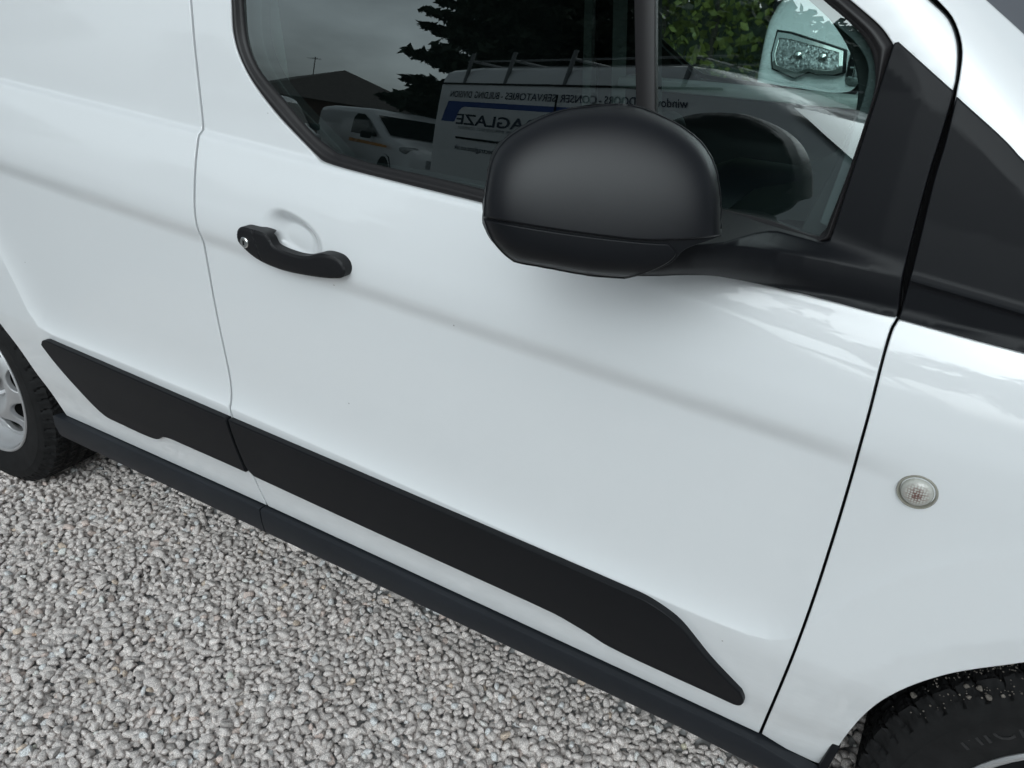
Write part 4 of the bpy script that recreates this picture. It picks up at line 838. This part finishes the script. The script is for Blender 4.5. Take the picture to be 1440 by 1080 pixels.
# hedge beyond the van, seen through the cab
hd_ = empty('hedge', (-2.9, 6.0, 0)); tag(hd_, 'tall leafy green hedge beyond the cab, left of the white car', 'hedge')
C = np.stack([RNG.uniform(-3.6, 5.6, 34000), RNG.normal(0, .38, 34000), RNG.uniform(.05, 2.7, 34000)], 1); C[:, 1] += .22*np.sin(C[:, 0]*2.1)+.18*np.sin(C[:, 2]*3.3+C[:, 0])
leaves('foliage', C, .048, M['leaf_hedge'], hd_); hs_ = MB()
for x in np.arange(-3.4, 5.5, .45): hs_.tube([(x, 0, 0), (x+.1, .05, 1.2), (x-.05, -.03, 2.3)], [.035, .025, .008], 6)
hs_.build('stems', M['bark'], hd_)
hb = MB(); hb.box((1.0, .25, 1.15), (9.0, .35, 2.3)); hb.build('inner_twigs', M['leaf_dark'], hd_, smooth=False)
broadleaf('tree', (-3.2, 13.5, 0), 7.5, 3.0, 7000, 'tall tree behind the hedge on the left', 'trees behind the hedge', M['leaf_tree'], .2)
broadleaf('tree', (4.5, 12.5, 0), 6.5, 3.0, 7000, 'tall tree behind the hedge on the right', 'trees behind the hedge', M['leaf_tree'], .2)
# ---- generic vehicle body: stations along s with cross sections
SEC = [(.90,.0),(.975,.05),(1.0,.16),(1.0,.40),(.985,.55),(.955,.75),(.925,.88),(.88,.955),(.78,.99),(.45,1.0),(0,1.003)]
def vbody(stations, mtl, parent, name='body', sec=SEC):
    G = []
    for s, h0, h1, hw in stations:
        R = [(s, hw*a, h0+(h1-h0)*b) for a, b in sec]; G.append(R+[(s, -y, z) for s, y, z in R[::-1]])
    mb_ = MB().grid(G); n = len(G[0]); mb_.F.append(list(range(n))); mb_.F.append([(len(G)-1)*n+k for k in range(n)]); return mb_.build(name, mtl, parent, sharp=50)
def wy(h0, h1, hw, z, sec=SEC):
    b = (z-h0)/(h1-h0); return hw*float(np.interp(b, [q[1] for q in sec], [q[0] for q in sec]))
def sidepoly(name, P, yf, mtl, parent, side=1, off=.006, n=1):
    """a flat patch that follows the vehicle's side; P in (s, h)"""
    lo = loop([[a, b] for a, b in zip(P, P[1:]+P[:1])], .08); V, T = fill2d([lo], .12, .12)
    X = [(x, side*(yf(z)+off), z) for x, z in V]; m = MB().add(X, T.tolist()); return m.build(name, mtl, parent, sharp=0)
def vwheel(parent, s, y, r=.33, side=1):
    w = empty('wheel', (s, side*y, r), parent=parent); MB().lathe([(r*.62,-.0),(r*.66,.02),(r*.9,.03),(r,.0),(r,-.18),(r*.6,-.19)], 30).build('tyre', M['tyre'], w); MB().lathe([(0,.0),(r*.25,.015),(r*.5,-.02),(r*.62,.012),(r*.66,.015)], 30).build('rim', M['rim'], w)
    w.scale = (1, side, 1)
    MB().lathe([(r*1.18,.015),(r*1.18,-.25),(.0,-.25)], 30).build('arch', M['dark'], w)
M['vanpaint'] = mat('van_white', (.72, .73, .74), rough=.35, coat=.8, coat_rough=.04)
# ---- lettered van parked behind the camera (mirrored in the door glass)
LV = empty('lettered_van', (-5.991, -6.895, 0), .4612); tag(LV, 'large white high roof van with blue lettering and roof rack, mirrored in the door window', 'van', 'vans parked across the yard')
# local frame: +s forward, near side at y = 0 -> centre at y = -.97
lv = empty('body_shell', (0, -.97, 0), parent=LV)
HW = .985
LSEC = [(.93,.0),(.985,.05),(1.0,.15),(1.0,.42),(.992,.60),(.972,.86),(.962,.875),(.955,.90),(.92,.955),(.84,.985),(.5,1.0),(0,1.003)]
st_ = [(0,.42,2.28,HW*.97),(.02,.36,2.32,HW),(.6,.34,2.36,HW),(3.7,.34,2.36,HW),(3.95,.34,2.33,HW),(4.2,.34,2.23,HW*.995),(4.5,.33,2.09,HW*.99),(4.74,.33,1.95,HW*.98),(5.33,.33,1.48,HW*.96),(5.45,.33,1.37,HW*.95),(5.65,.33,1.22,HW*.90),(5.80,.34,1.02,HW*.82),(5.86,.38,.80,HW*.74)]
vbody(st_, M['vanpaint'], lv, 'panels', LSEC)
lyf = lambda z: wy(.34, 2.36, HW, z, LSEC)
sidepoly('cab_window', [(3.98,1.25),(4.02,1.80),(4.50,1.82),(4.72,1.70),(5.08,1.36),(5.05,1.27)], lambda z: lyf(z)-.012, M['dkglass'], lv, 1, .012)
sidepoly('cab_window', [(3.98,1.25),(4.02,1.80),(4.50,1.82),(4.72,1.70),(5.08,1.36),(5.05,1.27)], lambda z: lyf(z)-.012, M['dkglass'], lv, -1, .012)
MB().grid([[(s+.010+.05*math.cos(y*1.5), y*HW*(.86-.05*t), h+.012) for y in np.linspace(-1, 1, 15)] for t, s, h in ((0,4.78,1.925),(.3,4.92,1.815),(.6,5.08,1.68),(.9,5.25,1.545),(1,5.33,1.48))]).build('windscreen', mat('screen_black', (.012, .016, .016), rough=.02, spec=1.0), lv)
MB().box((2.12, lyf(2.07)+.004, 2.065), (4.2, .03, .022)).build('gutter', M['dark'], lv, smooth=False)
MB().box((1.52, lyf(1.26)+.004, 1.26), (1.95, .02, .032)).build('door_track', M['dark'], lv, smooth=False)
MB().box((2.275, lyf(1.1)+.001, 1.2), (.005, .02, 1.5)).build('door_seam', M['dark'], lv, smooth=False)
MB().box((2.3, lyf(.75)+.004, .62), (2.1, .03, .11), None, .01).build('rub_strip', M['plastic_sill'], lv)
for s in (1.02, 4.72):
    for sd in (1, -1): vwheel(lv, s, HW-.05, .35, sd)
for k in range(2): 
    MB().box((-.02, (1 if k else -1)*.80, 1.2), (.05, .16, .5), None, .02).build('tail_lamp', mat('red_lens', (.4, .01, .01), rough=.15), lv)
MB().box((5.60, .0, .95), (.30, 1.1, .22), None, .05).build('grille', M['plastic'], lv)
for sd in (1, -1): MB().box((5.55, sd*.70, 1.02), (.34, .26, .24), None, .07).build('headlamp', M['lampglass'], lv)
for sd in (1, -1): MB().box((4.72, sd*(HW+.16), 1.42), (.14, .24, .36), None, .05).build('door_mirror', M['plastic'], lv)
# writing on the side: front is to the left when one faces this side
def writing(name, s, size, s0, z0, mtl, w=None, shear=0.0, bold=0.0):
    t = text_mesh(s, size, shear, 0, bold); xs = [v.co.x for v in t.vertices]; k = (w/(max(xs)-min(xs))) if w else 1.0; x0 = min(xs)
    m = MB().add([(s0-(v.co.x-x0)*k, lyf(z0+v.co.y)+.006, z0+v.co.y) for v in t.vertices], [list(p.vertices) for p in t.polygons]); bpy.data.meshes.remove(t)
    return m.build(name, mtl, lv, smooth=False)
for wd, s0, s1, sh_ in (('windows', 3.92, 3.50, .3), ('·', 3.44, 3.41, 0), ('DOORS', 3.34, 2.93, .25), ('-', 2.90, 2.86, 0), ('CONSER', 2.83, 2.31, .2), ('SERVATORIES', 2.24, 1.38, 0), ('-', 1.335, 1.30, 0), ('BUILDING', 1.265, .785, 0), ('DIVISION', .72, .26, 0)):
    writing('lettering', wd, .135, s0, 1.862, M['ink'], s0-s1, sh_, .0012)
writing('lettering', 'SPECTRAGLAZE', .215, 3.02, 1.465, M['ink'], 2.53, 0, .004)
for wd, s0, s1 in (('HOME', 1.74, 1.52), ('IMPROVEMENT', 1.48, .95), ('COMPANY', .91, .55)): writing('lettering', wd, .062, s0, 1.392, M['greyink'], s0-s1)
writing('lettering', 'spectraglaze.co.uk', .105, 1.40, 1.085, M['ink'], .87, 0, .001)
sidepoly('blue_band', [(.15,1.49),(.24,1.80),(3.4,1.80),(3.4,1.725),(.62,1.725),(.56,1.71),(.52,1.67),(.45,1.49)], lambda z: lyf(z), M['blue'], lv, 1, .004)
t = text_mesh('SPECTRAGLAZE', .15, .1, 0, .003); xs = [v.co.x for v in t.vertices]; k_ = 1.25/(max(xs)-min(xs))
MB().add([(4.66-v.co.y*.887+.012, .80-(max(xs)-v.co.x)*k_, 2.000+v.co.y*.46+.016) for v in t.vertices], [list(p.vertices) for p in t.polygons]).build('lettering', M['ink'], lv, smooth=False); bpy.data.meshes.remove(t)
RK = empty('roof_rack', (0, -.97, 0), parent=LV)
for s in (.50, 1.31, 2.31, 3.82):
    MB().tube([(s, HW-.03, 2.07), (s-.0, HW-.09, 2.52)], .022, 8).tube([(s, -HW+.03, 2.07), (s, -HW+.09, 2.52)], .022, 8).tube([(s, -HW+.09, 2.41), (s, HW-.09, 2.41)], .02, 8).build('rack_bow', M['alloy'], RK)
for y in (-.80, -.45, 0, .45, .80): MB().tube([(.25, y, 2.432), (4.15, y, 2.432)], .013, 8).build('rack_rail', M['alloy'], RK)
# ---- small vans further off
def small_van(loc, rz, label, stripe):
    v = empty('small_van', loc, rz); tag(v, label, 'van', 'vans parked across the yard'); hw = .88
    vbody([(0,.40,1.66,hw*.95),(.03,.32,1.72,hw),(.5,.30,1.76,hw),(2.3,.30,1.76,hw),(2.6,.30,1.72,hw),(2.85,.30,1.60,hw*.99),(3.2,.30,1.34,hw*.98),(3.5,.30,1.10,hw*.97),(3.95,.30,1.00,hw*.93),(4.2,.30,.88,hw*.85),(4.3,.34,.70,hw*.76)], M['vanpaint'], v)
    yf = lambda z: wy(.30, 1.76, hw, z)
    for sd in (1, -1):
        sidepoly('door_window', [(1.95,1.08),(1.98,1.48),(2.10,1.58),(2.45,1.58),(2.72,1.46),(3.22,1.10),(3.18,1.06)], yf, M['dkglass'], v, sd, .006)
        if stripe: sidepoly('orange_stripe', [(1.9,.86),(1.9,.95),(3.7,.90),(3.7,.84)], yf, M['orange'], v, sd, .005)
        MB().box((3.02, sd*(hw+.12), 1.08), (.10, .2, .17), None, .04).build('door_mirror', M['plastic'], v)
        MB().box((4.02, sd*.62, .84), (.34, .30, .17), None, .06).build('headlamp', M['lampglass'], v)
        for s in (.85, 3.5): vwheel(v, s, hw-.04, .32, sd)
    MB().grid([[(s+.02+.04*math.cos(y*1.4), y*hw*(.84), h+.012) for y in np.linspace(-1, 1, 13)] for s, h in ((2.86,1.58),(3.05,1.44),(3.25,1.29),(3.46,1.13))]).build('windscreen', M['dkglass'], v)
    MB().box((4.22, 0, .62), (.16, .95, .22), None, .05).build('grille', M['plastic'], v)
    return v
small_van((-12.0, -12.6, 0), .50, 'small white van with an orange stripe, mirrored left of the lettered van', True)
small_van((-14.2, -10.9, 0), .50, 'small plain white van parked farthest left in the reflection', False)
# ---- white car facing the van, seen through the cab
car = empty('white_car', (-.84, 4.25, 0), -math.pi/2); tag(car, 'white people carrier with its headlamp showing through the far cab window', 'car')
hw = .94
CST = [(-4.6,.40,1.75,hw*.92),(-4.5,.35,1.95,hw*.97),(-3.6,.30,2.02,hw),(-2.4,.30,2.02,hw),(-1.9,.30,1.96,hw),(-1.4,.30,1.74,hw),(-1.0,.30,1.53,hw),(-.8,.30,1.475,hw),(-.5,.30,1.42,hw),(-.25,.30,1.345,hw*.99),(-.10,.30,1.265,hw*.98),(-.02,.30,1.18,hw*.96),(.03,.31,1.07,hw*.94),(.05,.33,.90,hw*.91),(.05,.36,.60,hw*.88)]
CSEC = [(.93,.0),(.985,.06),(1.0,.25),(1.0,.74),(.995,.87),(.98,.935),(.94,.972),(.84,.989),(.45,.998),(0,1.0)]
vbody(CST, M['vanpaint'], car, 'body', CSEC)
sidepoly('side_window', [(-2.9,1.25),(-2.9,1.75),(-2.2,1.80),(-1.8,1.70),(-1.25,1.32)], lambda z: wy(.3, 2.02, hw, z, CSEC), M['dkglass'], car, 1, .008)
sidepoly('side_window', [(-2.9,1.25),(-2.9,1.75),(-2.2,1.80),(-1.8,1.70),(-1.25,1.32)], lambda z: wy(.3, 2.02, hw, z, CSEC), M['dkglass'], car, -1, .008)
MB().grid([[(s+.02+.03*math.cos(y), y*hw*.86, h+.012) for y in np.linspace(-1, 1, 13)] for s, h in ((-1.86,1.945),(-1.4,1.745),(-1.02,1.545))]).build('windscreen', M['dkglass'], car)
for s in (-3.6, -.75):
    for sd in (1, -1): vwheel(car, s, hw-.03, .34, sd)
def lamp(sd):
    h = empty('headlamp', (0, 0, 0), parent=car)
    out_ = [(.40,.965),(.42,1.075),(.50,1.095),(.74,1.145),(.82,1.150),(.825,1.03),(.80,.955),(.66,.915),(.585,.955),(.54,.945),(.44,.950)]
    P = [(-y*sd, z) for y, z in out_]
    def fx(x, z): return -.105+.34*np.maximum(0, np.abs(np.asarray(x))-.52)**1.5+.30*np.maximum(0, np.asarray(z)-1.0)
    def put(o): o.matrix_local = Matrix.Rotation(math.pi/2, 4, 'Z'); return o
    lo = loop([[a, b] for a, b in zip(P, P[1:]+P[:1])], .02); c = lo.mean(0); inn = c+(lo-c)*np.array([.885, .72])
    put(panel('lamp_frame', lo, [inn], lambda x, z: fx(x, z)-.012, M['chrome'], h, sx=.03, sz=.02, bevel=.003, depth=.03))
    put(panel('lamp_bowl', inn, [], lambda x, z: fx(x, z)-.004, M['lampglass'], h, sx=.03, sz=.02, bevel=.003, depth=.02))
    big = c+(lo-c)*np.array([1.045, 1.08])
    put(panel('lamp_surround', big, [], lambda x, z: fx(x, z)-.003, M['plastic'], h, sx=.03, sz=.02, bevel=.003, depth=.05))
    for q in (.52, .66): MB().lathe([(0,-.02),(.020,-.014),(.028,0),(.028,.02)], 20, (-q*sd, float(fx(q, 1.035))-.012, 1.035)).build('lamp_unit', M['chrome'], h); put(h.children[-1])
lamp(1); lamp(-1)
MB().box((.035, 0, .99), (.09, .78, .20), None, .03).build('grille', M['plastic'], car)
for z in (.94, .99, 1.04): MB().box((.085, 0, z), (.02, .74, .014), None, .004).build('grille_bar', M['chrome'], car)
for sd in (-1, 1): MB().box((.088, sd*.30, .99), (.02, .10, .14), None, .008).build('grille_badge_frame', M['chrome'], car); MB().box((.094, sd*.30, .99), (.016, .08, .115), None, .006).build('grille_inset', M['lampglass'], car)
for sd in (1, -1): MB().box((-1.15, sd*(hw+.12), 1.24), (.12, .22, .16), None, .05).build('door_mirror', M['plastic'], car)
# ---- bungalows, conifer and trees across the yard
def bungalow(loc, rz, label, L, D):
    b = empty('bungalow', loc, rz); tag(b, label, 'house', 'houses across the yard')
    MB().box((0, 0, 1.25), (L, D, 2.5)).build('wall', M['brick'], b, smooth=False)
    e, h = D/2+.4, 4.3; x = L/2+.35; MB().add([(-x,-e,2.4),(x,-e,2.4),(x,e,2.4),(-x,e,2.4),(-x+2.2,0,h),(x-2.2,0,h)], [(0,1,5,4),(2,3,4,5),(1,2,5),(3,0,4),(3,2,1,0)]).build('roof', M['tile'], b, smooth=False)
    for k in range(int(L/3)):
        w = MB().box((-L/2+1.6+3*k, D/2+.02, 1.45), (1.5, .08, 1.2)).build('window', M['white'], b, smooth=False); MB().box((-L/2+1.25+3*k, D/2+.05, 1.45), (.6, .06, 1.0)).box((-L/2+1.95+3*k, D/2+.05, 1.45), (.6, .06, 1.0)).build('pane', M['dkglass'], w, smooth=False)
    MB().tube([(-.6, 0, 4.2), (-.6, 0, 5.4)], .025, 6).tube([(-1.1, 0, 5.3), (-.1, 0, 5.3)], .015, 6).tube([(-.9, -.3, 5.3), (-.9, .3, 5.3)], .012, 6).tube([(-.4, -.25, 5.3), (-.4, .25, 5.3)], .012, 6).build('aerial', M['alloy'], b)
bungalow((-27.5, -27.5, 0), .62, 'long low brick bungalow with a dark tiled roof and aerial', 15, 7)
bungalow((-17.5, -31.0, 0), .62, 'short brick bungalow half hidden by the conifer', 7, 7)
conifer((-9.4, -15.3, 0), 12.5, 3.5, 90000, 'huge dark conifer rising behind the lettered van')
broadleaf('tree', (-29, -23.2, 0), 5.2, 1.7, 3000, 'small round tree left of the bungalow', 'trees beyond the parked vans', M['leaf_dark'], .2)
broadleaf('tree', (-5.2, -17.0, 0), 6.3, 3.4, 9000, 'broad dark tree right of the conifer', 'trees beyond the parked vans', M['leaf_dark'], .2)
broadleaf('tree', (3.2, -17.0, 0), 5.8, 3.4, 6000, 'wide dark tree farthest right beyond the yard', 'trees beyond the parked vans', M['leaf_dark'], .2)

# unseen trees added to darken the horizon round the yard: copies of one tree
def copy_tree(src, loc, rz, sc):
    r = src.copy(); COL.objects.link(r); r.location = loc; r.rotation_euler = (0, 0, rz); r.scale = (sc, sc, sc)
    for ch in src.children:
        c = ch.copy(); COL.objects.link(c); c.parent = r
    return r
src = broadleaf('tree', (10.5, -16.5, 0), 7.0, 4.2, 9000, 'unseen leafy tree added to darken the horizon', 'unseen trees added round the yard', M['leaf_dark'], .24)
for k, (x, y) in enumerate(((16, -13), (21, -8), (24, -2), (-36, -17), (-38, -9), (-39, -1), (-33, 7), (26, 5), (-22, -38), (-4, -30), (6, -27), (14, -22), (-12, -24))):
    copy_tree(src, (x, y, 0), k*1.3, .95+.3*((k*7) % 5)/5)
